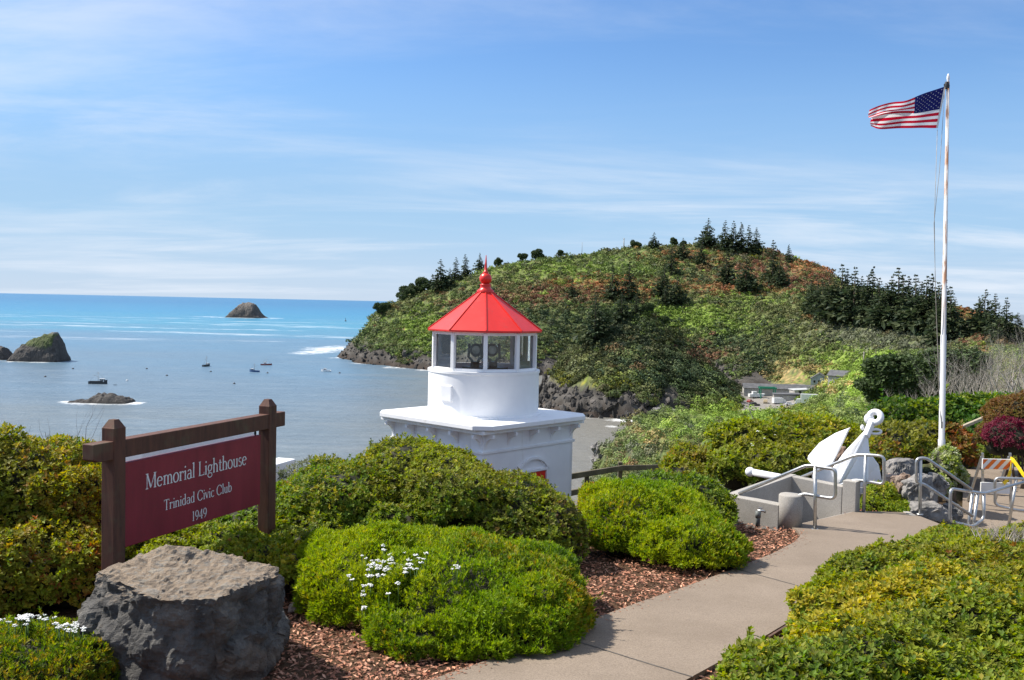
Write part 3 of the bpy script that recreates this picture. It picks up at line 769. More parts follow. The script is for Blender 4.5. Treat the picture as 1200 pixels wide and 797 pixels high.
BUS = [bushy_mesh(200 + i) for i in range(4)]
_mb = MB(); _mb.tube([(0, 0, -.08), (0, 0, .3), (.005, 0, .7), (0, 0, .97)], [.022, .017, .010, .003], 7); TRUNK0 = _mb.build('trunk', M['bark']); TRUNK = TRUNK0.data; bpy.data.objects.remove(TRUNK0)
_mb = MB()
for a in range(5): _mb.tube([(0, 0, -.08), (.05 * math.cos(a * 1.3), .05 * math.sin(a * 1.3), .25), (.16 * math.cos(a * 1.3), .16 * math.sin(a * 1.3), .5)], [.035, .025, .01], 6)
_o = _mb.build('trunk', M['bark']); TRUNKB = _o.data; bpy.data.objects.remove(_o)
def far_tree(px, py, hpx, label, kind='c', var=0, group=None, dmin=390, name=None):
    for dy in range(0, 40, 2):
        h = hit(px, py + dy, dmin)
        if h is not None: break
    d, j, i = h; H = hpx * (1.14 if kind == 'c' else 1.0) * d / FPX
    loc = P(px, py, d)
    loc.z = float(LZ[i, j]) if dy == 0 else loc.z - 0.02 * H
    t = thing(name or ('conifer_tree' if kind == 'c' else 'shore_pine'), label, 'tree', loc, random.uniform(0, 6.28), group)
    t.scale = (H * random.uniform(.95, 1.12), H * random.uniform(.95, 1.12), H)
    link('trunk', TRUNK if kind == 'c' else TRUNKB, t); link('crown', (CON if kind == 'c' else BUS)[var % (6 if kind == 'c' else 4)], t)
    return t
TREES = [
 (829, 292, 30, 'c', 4, 'broad dark conifer, the tallest standing on the very summit of the headland'),
 (849, 297, 32, 'c', 0, 'pointed conifer at the left end of the summit row of dark trees'),
 (859, 298, 33, 'c', 1, 'second conifer from the left in the summit row of dark trees'),
 (868, 299, 32, 'c', 2, 'slim conifer in the middle of the summit row of dark trees'),
 (877, 300, 30, 'c', 3, 'conifer second from the right end of the summit row'),
 (886, 299, 27, 'c', 0, 'thin conifer closing the right end of the summit row'),
 (766, 293, 17, 'c', 4, 'lone small conifer on the skyline left of the summit trees'),
 (800, 306, 22, 'c', 1, 'small conifer on the slope just below the skyline left of the summit'),
 (822, 312, 26, 'c', 0, 'conifer on the slope directly under the tall broad summit tree'),
 (787, 322, 30, 'c', 3, 'ragged conifer in bracken halfway down left of the summit'),
 (851, 333, 36, 'c', 0, 'dark conifer on the slope below the summit row'),
 (874, 343, 36, 'c', 4, 'wide bushy conifer lowest on the slope below the summit row'),
 (905, 335, 46, 'c', 3, 'tall ragged conifer on the slope right of the summit row'),
 (913, 338, 28, 'c', 1, 'short conifer hugging the tall ragged one right of the summit row'),
 (924, 309, 19, 'c', 2, 'little lone conifer on the skyline right of the summit row'),
 (717, 353, 34, 'c', 0, 'left one of two dark conifers rising from the orange scrub mid slope'),
 (737, 354, 40, 'c', 2, 'taller right one of two dark conifers rising from the orange scrub'),
 (778, 350, 32, 'c', 1, 'dark conifer in scrub midway between the orange pair and the summit slope'),
 (793, 358, 30, 'c', 4, 'squat conifer above the bright green ledge on the slope'),
 (779, 360, 22, 'c', 0, 'small conifer at the left edge of the bright green ledge'),
 (670, 349, 18, 'c', 1, 'small lone conifer beside the rust band right of the red roof'),
 (697, 402, 50, 'c', 1, 'tall dark conifer on the left shoulder of the near knoll'),
 (728, 378, 30, 'c', 4, 'wide dark conifer on the crest of the near knoll'),
 (745, 372, 24, 'c', 3, 'second conifer on the crest of the near knoll'),
 (708, 378, 18, 'b', 1, 'dark rounded tree on the left shoulder of the near knoll'),
 (757, 369, 15, 'b', 2, 'dark rounded tree on the very top of the near knoll'),
 (776, 381, 13, 'b', 0, 'dark low tree just right of the top of the near knoll'),
 (516, 342, 32, 'c', 4, 'dark conifer rising highest on the seaward ridge left of the red roof'),
 (527, 338, 20, 'c', 1, 'short conifer leaning on the highest one of the seaward ridge'),
 (534, 330, 24, 'c', 3, 'ragged conifer next uphill on the seaward ridge'),
 (545, 326, 24, 'c', 3, 'thin topped conifer further uphill on the seaward ridge'),
 (562, 317, 18, 'c', 1, 'small conifer on the skyline just left of the red finial'),
 (1153, 391, 44, 'c', 4, 'tallest conifer of the small clump right of the flagpole'),
 (1165, 396, 44, 'c', 0, 'middle conifer of the small clump right of the flagpole'),
 (1178, 400, 44, 'c', 1, 'right conifer of the small clump beyond the flagpole'),
 (1146, 387, 34, 'c', 2, 'shorter conifer at the left of the clump beyond the flagpole'),
 (1192, 402, 30, 'c', 3, 'low conifer at the far right end of the clump by the frame edge'),
 (447, 369, 16, 'b', 0, 'lowest rounded dark tree at the seaward tip of the ridge'),
 (473, 351, 18, 'b', 1, 'broad rounded tree on the seaward ridge above the sea'),
 (497, 341, 17, 'b', 2, 'rounded tree beside the tall ridge conifer on its sea side'),
 (584, 311, 10, 'b', 3, 'small round tree on the skyline just right of the red finial'),
 (612, 305, 10, 'b', 0, 'low round tree on the skyline right of the red roof'),
 (631, 303, 13, 'b', 1, 'wide flat topped tree on the skyline right of the red roof'),
 (657, 300, 8, 'b', 2, 'lowest bushy tree on the skyline before the summit'),
 (745, 292, 11, 'b', 3, 'dark bush sized tree on the skyline beside the thin mast'),
 (790, 286, 9, 'b', 1, 'pale round tree on the skyline left of the summit conifers'),
 (800, 290, 8, 'b', 2, 'dark low tree tucked against the broad summit conifer'),
 (487, 345, 13, 'b', 3, 'small bush shaped tree midway along the seaward ridge'),
]
for (px, py, h, k, v, lab) in TREES: far_tree(px, py, h, lab, k, v, 'trees on the headland')
GROVE = [(950, 362, 34), (957, 368, 38), (963, 372, 44), (970, 374, 48), (977, 378, 50), (985, 378, 62), (992, 376, 56), (1000, 380, 62), (1008, 374, 46), (1015, 380, 52), (1021, 378, 60), (1029, 382, 52), (1036, 386, 50), (1043, 384, 56), (1051, 384, 66), (1057, 386, 60), (1063, 382, 54), (1071, 388, 62), (1078, 386, 52), (1084, 390, 62), (1091, 390, 64), (1098, 394, 58), (1105, 396, 64), (1112, 398, 58), (1118, 398, 44), (1095, 406, 34)]
for i, (px, py, h) in enumerate(GROVE): far_tree(px, py, h * .92, 'one of the dark conifers packed in the dense grove left of the flagpole', 'c', [0, 1, 4, 3, 2, 1][i % 6], 'conifers of the dense grove')

# ------------------------------------------------------------------ sea rocks
def rock_mesh(pts_poly, seed, rough, sub=4, cut=None):
    pass
M['sea_rock'] = noisy('sea_rock', (0.040, 0.036, 0.032), (0.125, 0.115, 0.10), 0.12, 0.9, bs=0.9, bscale=0.5, bd=1.0)
def sea_rock(name, label, prof, d, thick, seed, green=False, pale=False):
    """island whose side outline follows prof [(px, top py)], standing in the sea at depth d"""
    r = np.random.RandomState(seed)
    x0, x1 = prof[0][0], prof[-1][0]; cxp = (x0 + x1) / 2
    c = P(cxp, hor(cxp) + 50 * FPX / d, d); half = (x1 - x0) / 2 * d / FPX
    n = 96; m_ = 44; V = []; 
    us = np.linspace(-1, 1, n); ws = np.linspace(-1, 1, m_)
    px_ = np.array([p[0] for p in prof]); py_ = np.array([p[1] for p in prof])
    for w_ in ws:
        for u_ in us:
            px = cxp + u_ * (x1 - x0) / 2
            top = max(0, (hor(px) + 50 * FPX / d - np.interp(px, px_, py_)) * d / FPX)
            e = max(0.0, 1 - abs(w_) ** 2.6) ** 0.75
            V.append((u_ * half, w_ * thick, top * e - (2.5 if e <= 0.02 or top <= .01 else 0.6)))
    V = np.array(V)
    k = np.clip((V[:, 2] + .6) / 3.0, 0, 1)
    V[:, 2] += k * waves(V, 6.0 / half, seed, 4) * (half * .09) + k * waves(V + 1.7, 26.0 / half, seed + 9, 3) * half * .035
    V[:, 0] += waves(V + 7, 5.0 / half, seed + 1, 3) * half * .035; V[:, 1] += waves(V + 3, 5.0 / half, seed + 2, 3) * half * .06
    ix = np.arange(n * m_).reshape(m_, n)
    F4 = np.stack([ix[:-1, :-1].ravel(), ix[:-1, 1:].ravel(), ix[1:, 1:].ravel(), ix[1:, :-1].ravel()], 1)
    col = np.tile(np.array((0.085, 0.076, 0.068)), (len(V), 1)) * np.exp(r.normal(0, .25, (len(V), 1)))
    zt = V[:, 2]
    if green:
        f = sstep(zt + waves(V, 10 / half, seed + 4, 2) * 3, zt.max() * .42, zt.max() * .62)[:, None] * (V[:, 0] < half * .75)[:, None] * (V[:, 1] < thick * .6)[:, None]
        col = col * (1 - f) + np.array((0.095, 0.125, 0.028)) * np.exp(r.normal(0, .2, (len(V), 1))) * f
        f2 = sstep(zt, zt.max() * .9, zt.max() * 1.0)[:, None]; col = col * (1 - f2) + np.array((.33, .31, .28)) * f2
    if pale:
        f = sstep(zt + waves(V, 12 / half, seed + 4, 2) * 8, zt.max() * .45, zt.max() * .9)[:, None]
        col = col * (1 - f * .6) + np.array((0.24, 0.20, 0.17)) * f * .6
    wetf = sstep(-zt, -1.8, -.6)[:, None]; col = col * (1 - .5 * wetf)
    o = link(name, mesh_np(name, V, F4, mats=[M['col_rock']], col=col), None, c); tag(o, label, 'sea rock')
    return c, half
m, t, b, o = new_mat('col_rock'); a = t.nodes.new('ShaderNodeAttribute'); a.attribute_name = 'Col'
vw = coords(t, (1, 1, .5), 'World'); nz = noise(t, vw, .5, 8, .7)
t.links.new(mixc(t, mrange(t, nz, .3, .7, 0, .6), a.outputs['Color'], (0.03, 0.027, 0.024)), b.inputs['Base Color']); b.inputs['Roughness'].default_value = .9
bump(t, b, nz, 1.0, 1.5); M['col_rock'] = m
shore_rocks(1700, 77)
spots = []
c, h = sea_rock('sea_stack', 'distant domed brown islet alone near the horizon', [(263, 373.5), (267, 371), (272, 364), (280, 357), (284, 355), (293, 355.5), (299, 358), (305, 366), (311, 373), (313, 374)], 2370, 34, 41, pale=True)
spots += [(c.x, c.y - 30, h * 1.5, 60, 1.0), (c.x + h * 1.2, c.y - 10, h * .7, 40, 1.0), (c.x - h * 1.8, c.y, h * .8, 45, .7)]
c, h = sea_rock('sea_stack', 'steep grass topped islet at the left edge of the bay', [(13, 425), (15, 421), (23, 409), (30, 401), (38, 396.5), (48, 392.5), (57, 390), (66, 389.5), (71, 397), (74, 410), (75.5, 424)], 697, 13, 42, green=True)
spots += [(c.x, c.y - 11, h * 1.2, 12, .8)]
c, h = sea_rock('sea_stack', 'dark bare rock cut by the left picture edge', [(-22, 422), (-12, 409), (0, 405), (6, 406), (11, 414), (15, 422)], 705, 10, 43)
spots += [(c.x, c.y - 9, h * 1.2, 10, .8)]
c, h = sea_rock('sea_rock', 'low jagged brown rock awash in the bay behind the sign', [(83, 473), (86, 467), (93, 466), (99, 468), (106, 465), (112, 460), (122, 459.5), (130, 462), (138, 463), (147, 463.5), (153, 468), (155, 473)], 437, 7.5, 44)
spots += [(c.x, c.y - 7, h * 1.15, 7, .9), (c.x + h, c.y - 3, h * .5, 6, 1.0), (c.x - h * 1.1, c.y - 2, h * .3, 5, .9)]
for px, py, rx, ry, s_ in ((398, 408, 26, 70, 1.0), (382, 410, 30, 60, 1.0), (370, 412, 22, 60, .8), (405, 419, 14, 24, 1.0), (430, 426, 16, 12, .9), (470, 431, 22, 10, .9), (500, 434, 18, 10, .8), (690, 489, 22, 6, .9), (730, 493, 22, 6, 1.0), (650, 481, 16, 8, .7), (700, 530, 4, 14, .8), (694, 540, 3, 10, .7), (716, 500, 8, 5, .8)):
    d = 50 * FPX / (py - hor(px)); q = P(px, py, d); spots.append((q.x, q.y, rx * d / FPX * 1.1, ry if d > 300 else ry, s_))
finish_sea(spots)

# ------------------------------------------------------------------ boats at their moorings
M['hull_white'] = noisy('hull_white', (0.55, 0.56, 0.57), (0.75, 0.75, 0.74), 1.5, .5)
M['hull_blue'] = noisy('hull_blue', (0.02, 0.06, 0.16), (0.03, 0.09, 0.22), 1.5, .45)
M['hull_dark'] = noisy('hull_dark', (0.025, 0.03, 0.035), (0.06, 0.06, 0.06), 1.5, .5)
M['hull_red'] = noisy('hull_red', (0.20, 0.04, 0.03), (0.26, 0.06, 0.05), 1.5, .5)
M['window_dark'] = noisy('window_dark', (0.015, 0.02, 0.025), (0.03, 0.035, 0.04), 3, .12)
M['buoy_red'] = noisy('buoy_red', (0.22, 0.05, 0.03), (0.34, 0.08, 0.05), 3, .6)
def boat(label, px, py, Lp, rotz, hullm, cab=True, mast=1.0, low=False, cabpos=0.15):
    d = 50 * FPX / (py - hor(px)); loc = P(px, py, d); loc.z = SEA
    L = Lp * d / FPX; t = thing('fishing_boat', label, 'boat', loc, rotz, 'boats moored in the bay')
    W = L * .30; hh = L * (.10 if low else .15)
    mb = MB(); S = []
    for i in range(9):
        f = i / 8; x = (f - .5) * L; w = W / 2 * (1 - max(0, (f - .45) / .55) ** 2.2) * (.82 + .18 * min(1, f * 4)); top = hh * (1 + .6 * max(0, f - .4) ** 1.5 * 2)
        S.append([mb.bm.verts.new(v) for v in ((x, -w, top), (x, -w * .82, -hh * .3), (x, 0, -hh * .6), (x, w * .82, -hh * .3), (x, w, top), (x, w * .85, top * .72), (x, -w * .85, top * .72))])
    for A, B in zip(S[:-1], S[1:]):
        for k in range(7): mb.bm.faces.new((A[k], A[(k + 1) % 7], B[(k + 1) % 7], B[k]))
    mb.bm.faces.new(S[0][::-1]); mb.bm.faces.new(S[-1])
    bmesh.ops.remove_doubles(mb.bm, verts=mb.bm.verts, dist=0.001)
    mb.build('hull', hullm, t)
    if cab:
        ch = L * .17
        mb = MB(); mb.box((L * cabpos, 0, hh * .75 + ch / 2), (L * .24, W * .62, ch), bevel=.05); mb.box((L * cabpos, 0, hh * .75 + ch + .06), (L * .29, W * .72, .12), bevel=.03)
        cb = mb.build('cabin', M['hull_white'], t)
        mb = MB()
        for s_ in (-1, 1): mb.box((L * cabpos, s_ * (W * .31 + .012), hh * .75 + ch * .66), (L * .19, .03, ch * .3))
        mb.box((L * cabpos + L * .12 + .012, 0, hh * .75 + ch * .66), (.03, W * .5, ch * .3)); mb.build('window', M['window_dark'], cb)
    if mast:
        mh = L * .52 * mast
        mb = MB(); mb.tube([(0, 0, hh * .5), (0, 0, hh + mh)], [.13, .07], 7)
        mb.tube([(0, 0, hh + mh * .45), (-L * .32, 0, hh + mh * .7)], [.07, .05], 6); mb.tube([(0, -W * .4, hh + mh * .8), (0, W * .4, hh + mh * .8)], .05, 6)
        mb.build('mast', M['dead_wood'], t)
        mb = MB(); mb.tube([(0, 0, hh + mh), (L * .46, 0, hh)], .03, 5); mb.tube([(0, 0, hh + mh), (-L * .46, 0, hh)], .03, 5); mb.build('rigging', M['dark_metal'], t)
    return t
boat('white cabined trawler with dark hull, anchored behind the low jagged rock', 115, 450, 21, 0.1, M['hull_dark'], cabpos=.22, mast=1.0)
boat('small masted boat seen bow on, farther left of the two blue boats', 242, 429.5, 13, 1.25, M['hull_dark'], mast=1.5)
boat('blue hulled fishing boat with white cabin in the middle of the bay', 298, 436, 13, 2.8, M['hull_blue'], mast=1.2, cabpos=0.2)
boat('low masted boat with reddish hull, right beside the blue hulled one', 312, 428, 13, 0.2, M['hull_red'], mast=.95, low=True, cabpos=-.1)
boat('white motor boat without mast, closest to the headland surf', 382, 435.5, 12, 2.9, M['hull_white'], mast=0, cabpos=.1)
for px, py, lab in ((53, 442, 'dark mooring buoy left of the trawler below the grassy islet'), (85.5, 432.5, 'dark mooring buoy between the grassy islet and the trawler'), (172, 432.5, 'dark mooring buoy left of the bow on boat'), (195.5, 440.5, 'dark mooring buoy below and left of the bow on boat'), (247, 436, 'dark mooring buoy just under the bow on boat'), (274.5, 450, 'dark mooring buoy nearest the sign, below the blue boat'), (313.5, 437.5, 'dark mooring buoy just right of the blue boat'), (398, 437.5, 'dark mooring buoy right of the white motor boat'), (149, 446.5, 'pale mooring float between trawler and bay centre')):
    d = 50 * FPX / (py - hor(px)); q = P(px, py, d); q.z = SEA
    t = thing('mooring_buoy', lab, 'buoy', q, 0, 'mooring buoys in the bay')
    mb = MB(); mb.lathe([(0, -.5), (.55, -.35), (.75, .1), (.55, .55), (.2, .7), (0, .72)], 12); mb.build('float', M['hull_white'] if 'pale' in lab else M['hull_dark'], t)
    mb = MB(); mb.tube([(.12 * math.cos(a), 0, .82 + .12 * math.sin(a)) for a in [k * math.pi / 5 for k in range(10)]], .03, 5, close=True); mb.build('ring', M['dark_metal'], t)
d = 50 * FPX / (451.5 - hor(135)); q = P(135, 451.5, d); q.z = SEA
boat('tiny open skiff trailing right of the anchored trawler', 135, 451.5, 4, .1, M['hull_dark'], cab=False, mast=0, low=True)
q = P(405, 373, 1100); q.z = SEA
t = thing('channel_marker', 'thin dark channel marker standing in the blue water off the headland', 'marker', P(405, hor(405) + 50 * FPX / 2200, 2200))
mb = MB(); mb.lathe([(0, 0), (2.2, .1), (2.4, 1.2), (1.2, 2.0), (.4, 2.2)], 12); mb.build('float', M['hull_dark'], t)
mb = MB(); mb.tube([(0, 0, 2), (0, 0, 7)], [.5, .3], 8); mb.ball((0, 0, 7.2), .6); mb.build('mast', M['dark_metal'], t)

# ------------------------------------------------------------------ small harbour under the headland
M['roof_grey'] = noisy('roof_grey', (0.07, 0.072, 0.078), (0.12, 0.12, 0.125), .5, .8)
M['green_steel'] = noisy('green_steel', (0.02, 0.20, 0.11), (0.03, 0.28, 0.15), .5, .5)
M['wall_blue'] = noisy('wall_blue', (0.24, 0.28, 0.33), (0.32, 0.36, 0.41), .6, .8)
M['wall_grey'] = noisy('wall_grey', (0.30, 0.29, 0.27), (0.42, 0.41, 0.38), .6, .85)
M['vehicle_white'] = noisy('vehicle_white', (0.72, 0.73, 0.74), (0.8, 0.8, 0.8), 1, .3, coat=.5)
M['vehicle_dark'] = noisy('vehicle_dark', (0.02, 0.022, 0.026), (0.04, 0.04, 0.045), 1, .3, coat=.5)
M['vehicle_red'] = noisy('vehicle_red', (0.22, 0.03, 0.025), (0.3, 0.04, 0.03), 1, .3, coat=.5)
M['vehicle_tan'] = noisy('vehicle_tan', (0.42, 0.33, 0.20), (0.5, 0.40, 0.25), 1, .4, coat=.3)
M['tyre'] = noisy('tyre', (0.012, 0.012, 0.012), (0.03, 0.03, 0.03), 10, .9)
def onland(px, py, dmin=300):
    h = hit(px, py, dmin); d = h[0]
    q = P(px, py, d); return q, d
def gable_house(name, label, px, py, w, dpt, hw, hr, rotz, wallm, roofm, wins=(), dmin=300, door=None, cat='house'):
    q, d = onland(px, py, dmin)
    t = thing(name, label, cat, q, rotz)
    mb = MB(); mb.prism([(-w / 2, -dpt / 2, -2), (w / 2, -dpt / 2, -2), (w / 2, -dpt / 2, hw), (0, -dpt / 2, hw + hr), (-w / 2, -dpt / 2, hw)], (0, dpt, 0)); wl = mb.build('wall', wallm, t)
    mb = MB(); e = .5
    for s_ in (-1, 1):
        n = Vector((s_ * hr, 0, w / 2)).normalized() * .18
        a = Vector((0, -dpt / 2 - e, hw + hr + .05)); bq = Vector((s_ * (w / 2 + e), -dpt / 2 - e, hw - e * hr / (w / 2) + .05))
        mb.prism([a, bq, bq + n, a + n], (0, dpt + 2 * e, 0))
    mb.build('roof', roofm, t)
    for (x, z, ww, hh_) in wins:
        mb = MB(); mb.box((x, -dpt / 2 - .03, z), (ww + .25, .06, hh_ + .25)); wf = mb.build('window', M['white_paint'], t)
        mb = MB(); mb.box((x, -dpt / 2 - .075, z), (ww, .04, hh_)); mb.build('pane', M['window_dark'], wf)
    return t, q, d
gable_house('gabled_house', 'pale blue gabled house on the grassy rise above the harbour', 960, 450, 9, 11, 3.2, 3.0, -.35, M['wall_blue'], M['roof_grey'], [(-2.4, 1.7, 1.3, 1.6), (2.2, 1.7, 1.3, 1.6), (0, 1.5, 1.1, 2.2)])
gable_house('gabled_house', 'low grey house half hidden in bushes right of the pale blue one', 986, 447, 8, 9, 2.6, 2.0, .9, M['wall_grey'], M['roof_grey'], [(-1.8, 1.4, 1.2, 1.2), (1.8, 1.4, 1.2, 1.2)])
gable_house('harbour_shed', 'long dark roofed shed across the back of the harbour yard', 912, 463, 9, 36, 3.6, 2.0, 1.42, M['wall_grey'], M['roof_grey'], [(0, 1.8, 2.5, 2.5)], cat='shed')
def flat_store(label, px, py, w, dpt, h, rotz, wallm, roofm):
    q, d = onland(px, py); t = thing('store_shed', label, 'shed', q, rotz)
    mb = MB(); mb.box((0, 0, h / 2 - .5), (w, dpt, h + 1), bevel=.05); mb.build('wall', wallm, t)
    mb = MB(); mb.prism([(-w / 2 - .4, -dpt / 2 - .4, h + .02), (w / 2 + .4, -dpt / 2 - .4, h + .5), (w / 2 + .4, -dpt / 2 - .4, h + .75), (-w / 2 - .4, -dpt / 2 - .4, h + .27)], (0, dpt + .8, 0)); mb.build('roof', roofm, t)
    mb = MB(); mb.box((-w * .2, -dpt / 2 - .04, 1.2), (1.4, .08, 2.4)); mb.build('door', M['window_dark'], t)
flat_store('grey store with sloping dark roof in the middle of the harbour yard', 921, 470, 12, 8, 3.2, -.2, M['wall_grey'], M['roof_grey'])
flat_store('white roofed store at the right end of the long harbour shed', 938, 463, 9, 7, 2.6, .1, M['wall_grey'], M['vehicle_white'])
# travelling boat hoist
q, d = onland(899, 467); t = thing('boat_hoist', 'green steel boat hoist frame standing in the harbour yard', 'hoist', q, -.1)
for i, x in enumerate((-3.6, 3.6)):
    for y in (-2.5, 2.5):
        mb = MB(); mb.box((x, y, 2.6), (.5, .5, 5.2), bevel=.03); mb.build('leg', M['green_steel'], t)
for y in (-2.5, 2.5):
    mb = MB(); mb.box((0, y, 5.5), (8.6, .6, .8), bevel=.03); mb.build('cross_beam', M['green_steel'], t)
for x in (-3.6, 3.6):
    mb = MB(); mb.box((x, 0, 5.2), (.45, 4.4, .5), bevel=.03); mb.build('side_beam', M['green_steel'], t)
def vehicle(name, label, px, py, L, W, H, rotz, mat, box=False, cat='car', group='vehicles in the harbour yard'):
    q, d = onland(px, py); t = thing(name, label, cat, q, rotz, group)
    if box:
        mb = MB(); mb.box((-L * .12, 0, .7 + (H - .7) / 2), (L * .76, W, H - .7), bevel=.06); mb.build('cargo_box', mat, t)
        mb = MB(); mb.prism([(L * .28, -W / 2 + .05, .5), (L * .5, -W / 2 + .05, .5), (L * .5, -W / 2 + .05, 1.3), (L * .43, -W / 2 + .05, 2.3), (L * .28, -W / 2 + .05, 2.4)], (0, W - .1, 0), bevel=.05); cb = mb.build('cab', M['vehicle_white'], t)
        mb = MB(); mb.prism([(L * .5 + .02, -W * .4, 1.35), (L * .5 + .02, W * .4, 1.35), (L * .432 + .02, W * .4, 2.2), (L * .432 + .02, -W * .4, 2.2)], (.03, 0, .01)); mb.build('windscreen', M['window_dark'], cb)
    else:
        mb = MB(); mb.prism([(-L / 2, -W / 2, .35), (L / 2, -W / 2, .35), (L / 2, -W / 2, H * .52), (L * .2, -W / 2, H * .6), (-L / 2, -W / 2, H * .6)], (0, W, 0), bevel=.08); mb.build('body', mat, t)
        mb = MB(); mb.prism([(-L * .42, -W * .44, H * .58), (L * .2, -W * .44, H * .58), (L * .06, -W * .44, H), (-L * .34, -W * .44, H)], (0, W * .88, 0), bevel=.06); cb = mb.build('cabin', mat, t)
        mb = MB(); mb.prism([(-L * .36, -W * .445, H * .64), (L * .13, -W * .445, H * .64), (L * .04, -W * .445, H * .92), (-L * .31, -W * .445, H * .92)], (0, W * .89, 0)); mb.build('window', M['window_dark'], cb)
    for x in (-L * .3, L * .32):
        for y in (-W / 2 + .12, W / 2 - .12):
            mb = MB(); mb.tube([(x, y - .13, .36), (x, y + .13, .36)], .36, 14); mb.build('wheel', M['tyre'], t)
vehicle('box_truck', 'white box truck parked at the right of the harbour yard', 945, 474, 9.5, 2.6, 4.6, 2.9, M['vehicle_white'], True, 'truck')
vehicle('camper_van', 'white square camper parked beside the green hoist', 913, 474, 6.5, 2.4, 3.2, .2, M['vehicle_white'], True, 'camper')
vehicle('parked_car', 'dark car right of the white box truck', 957, 472, 4.6, 1.9, 1.6, 2.7, M['vehicle_dark'])
vehicle('parked_car', 'dark pickup like car nearest the bushes on the left of the yard', 884, 476, 5.2, 2.0, 1.9, .4, M['vehicle_dark'])
vehicle('parked_car', 'dark red car at the left end of the harbour yard', 879, 472, 4.4, 1.8, 1.6, .9, M['vehicle_red'])
vehicle('parked_car', 'tan van parked between the hoist and the red car', 897, 473, 4.8, 2.0, 2.1, 1.3, M['vehicle_tan'])
vehicle('parked_car', 'white car standing among the trailers below the long shed', 926, 475, 4.5, 1.8, 1.5, -.3, M['vehicle_white'])
vehicle('parked_car', 'silver grey car in front of the box truck', 937, 477, 4.5, 1.8, 1.5, .1, M['wall_blue'])
# boat on a trailer
q, d = onland(886, 467); t = thing('trailered_boat', 'white open boat on land left of the green hoist', 'boat', q, .2)
mb = MB(); mb.prism([(-4, -1.2, .8), (3, -1.2, .8), (5, -.3, 2.4), (5, .3, 2.4), (3, 1.2, .8), (-4, 1.2, .8)][0:3] + [(-4, -1.2, 2.4)], (0, 2.4, 0), bevel=.1); mb.build('hull', M['hull_white'], t)
mb = MB(); mb.box((-1, 0, 3.0), (2.4, 1.7, 1.3), bevel=.1); mb.build('cabin', M['hull_white'], t)
mb = MB(); mb.box((0, 0, .55), (7, 1.6, .3)); [mb.tube([(-1, y - .15, .4), (-1, y + .15, .4)], .4, 12) for y in (-1, 1)]; mb.build('trailer', M['dark_metal'], t)
# masts and poles on the hill
def pole(label, px, py, h_px, rad, name='utility_pole', arm=True, m='dead_wood'):
    h = None; k = 0
    while h is None: h = hit(px, py + k, 250); k += 1
    d = h[0]; q = P(px, py, d); H = h_px * d / FPX
    t = thing(name, label, 'pole' if name == 'utility_pole' else 'mast', q)
    mb = MB(); mb.tube([(0, 0, -2), (0, 0, H)], [rad, rad * .7], 8); mb.build('shaft', M[m], t)
    if arm: mb = MB(); mb.box((0, 0, H * .9), (2.2, .25, .25)); mb.build('crossarm', M[m], t)
pole('pale utility pole beside the road above the two houses', 1012, 425, 13, .45)
pole('thin radio mast on the skyline left of the summit', 731, 291, 12, .55, 'radio_mast', True, 'wall_grey')
pole('very thin whip aerial on the skyline further left of the radio mast', 682, 295, 11, .22, 'radio_mast', False, 'wall_grey')

# ------------------------------------------------------------------ path, steps, mulch
def conc(name, c1, c2, sc=3.0):
    m, t, b, o = new_mat(name); v = coords(t, (1, 1, 1), 'World')
    n1 = noise(t, v, sc, 6, .6); n2 = noise(t, v, 90, 4, .7); n3 = noise(t, v, .7, 3, .5)
    c = ramp(t, n1, [(.35, c1), (.68, c2)])
    c = mixc(t, mrange(t, n2, .42, .60, 0, .55), c, tuple(x * .62 for x in c1))
    c = mixc(t, mrange(t, n3, .5, .7, 0, .22), c, tuple(x * .75 for x in c1))
    t.links.new(c, b.inputs['Base Color']); b.inputs['Roughness'].default_value = .9; b.inputs['Specular IOR Level'].default_value = .2
    bump(t, b, n2, .35, .006); return m
M['path'] = conc('path_concrete', (0.215, 0.170, 0.130), (0.280, 0.225, 0.175), 1.4)
M['concrete'] = conc('concrete', (0.36, 0.335, 0.30), (0.47, 0.44, 0.40), 2.5)
M['joint'] = noisy('joint', (0.05, 0.045, 0.04), (0.10, 0.09, 0.08), 20, .95)
left = [(510, 797), (556, 781), (600, 765), (650, 746), (700, 725), (750, 707), (800, 690), (860, 668), (905, 650), (930, 637), (938, 629), (934, 622)]
right = [(1132, 627), (1060, 640), (985, 672), (962, 690), (955, 712), (880, 757), (820, 790)]
Lw = [G(*p) for p in left]; Rw = [G(*p) for p in right]
E1 = Vector((.70, .715, 0)); E2 = Vector((-.76, .65, 0)); PB = Vector((3.39, 11.3, 0))
PR = Vector((4.76, 12.68, 0))
mid = [Vector((3.42, 11.33, 0)), Vector((4.74, 12.66, 0)), Vector((5.44, 12.62, 0)), Vector((5.44, 11.15, 0))]
def ext(a, b, y):
    k = (y - a.y) / (b.y - a.y); return Vector((a.x + (b.x - a.x) * k, y, 0))
l55 = ext(Lw[1], Lw[0], 5.52); r55 = ext(Rw[-2], Rw[-1], 5.52)
top = [l55] + Lw + mid + Rw + [r55]
near = [l55, r55, ext(r55, Vector((r55.x - 1.0, 4.4, 0)), 4.2) + Vector((0, 0, 0)), ext(l55, Vector((l55.x - 2.4, 4.4, 0)), 4.2)]
mb = MB()
for poly in (top, near):
    vs = [Vector((p.x, p.y, zG(p.y) + .012)) for p in poly]
    mb.prism(vs, (0, 0, -.09))
bmesh.ops.triangulate(mb.bm, faces=[f for f in mb.bm.faces if len(f.verts) > 4])
o = mb.build('path', M['path']); tag(o, kind='structure')
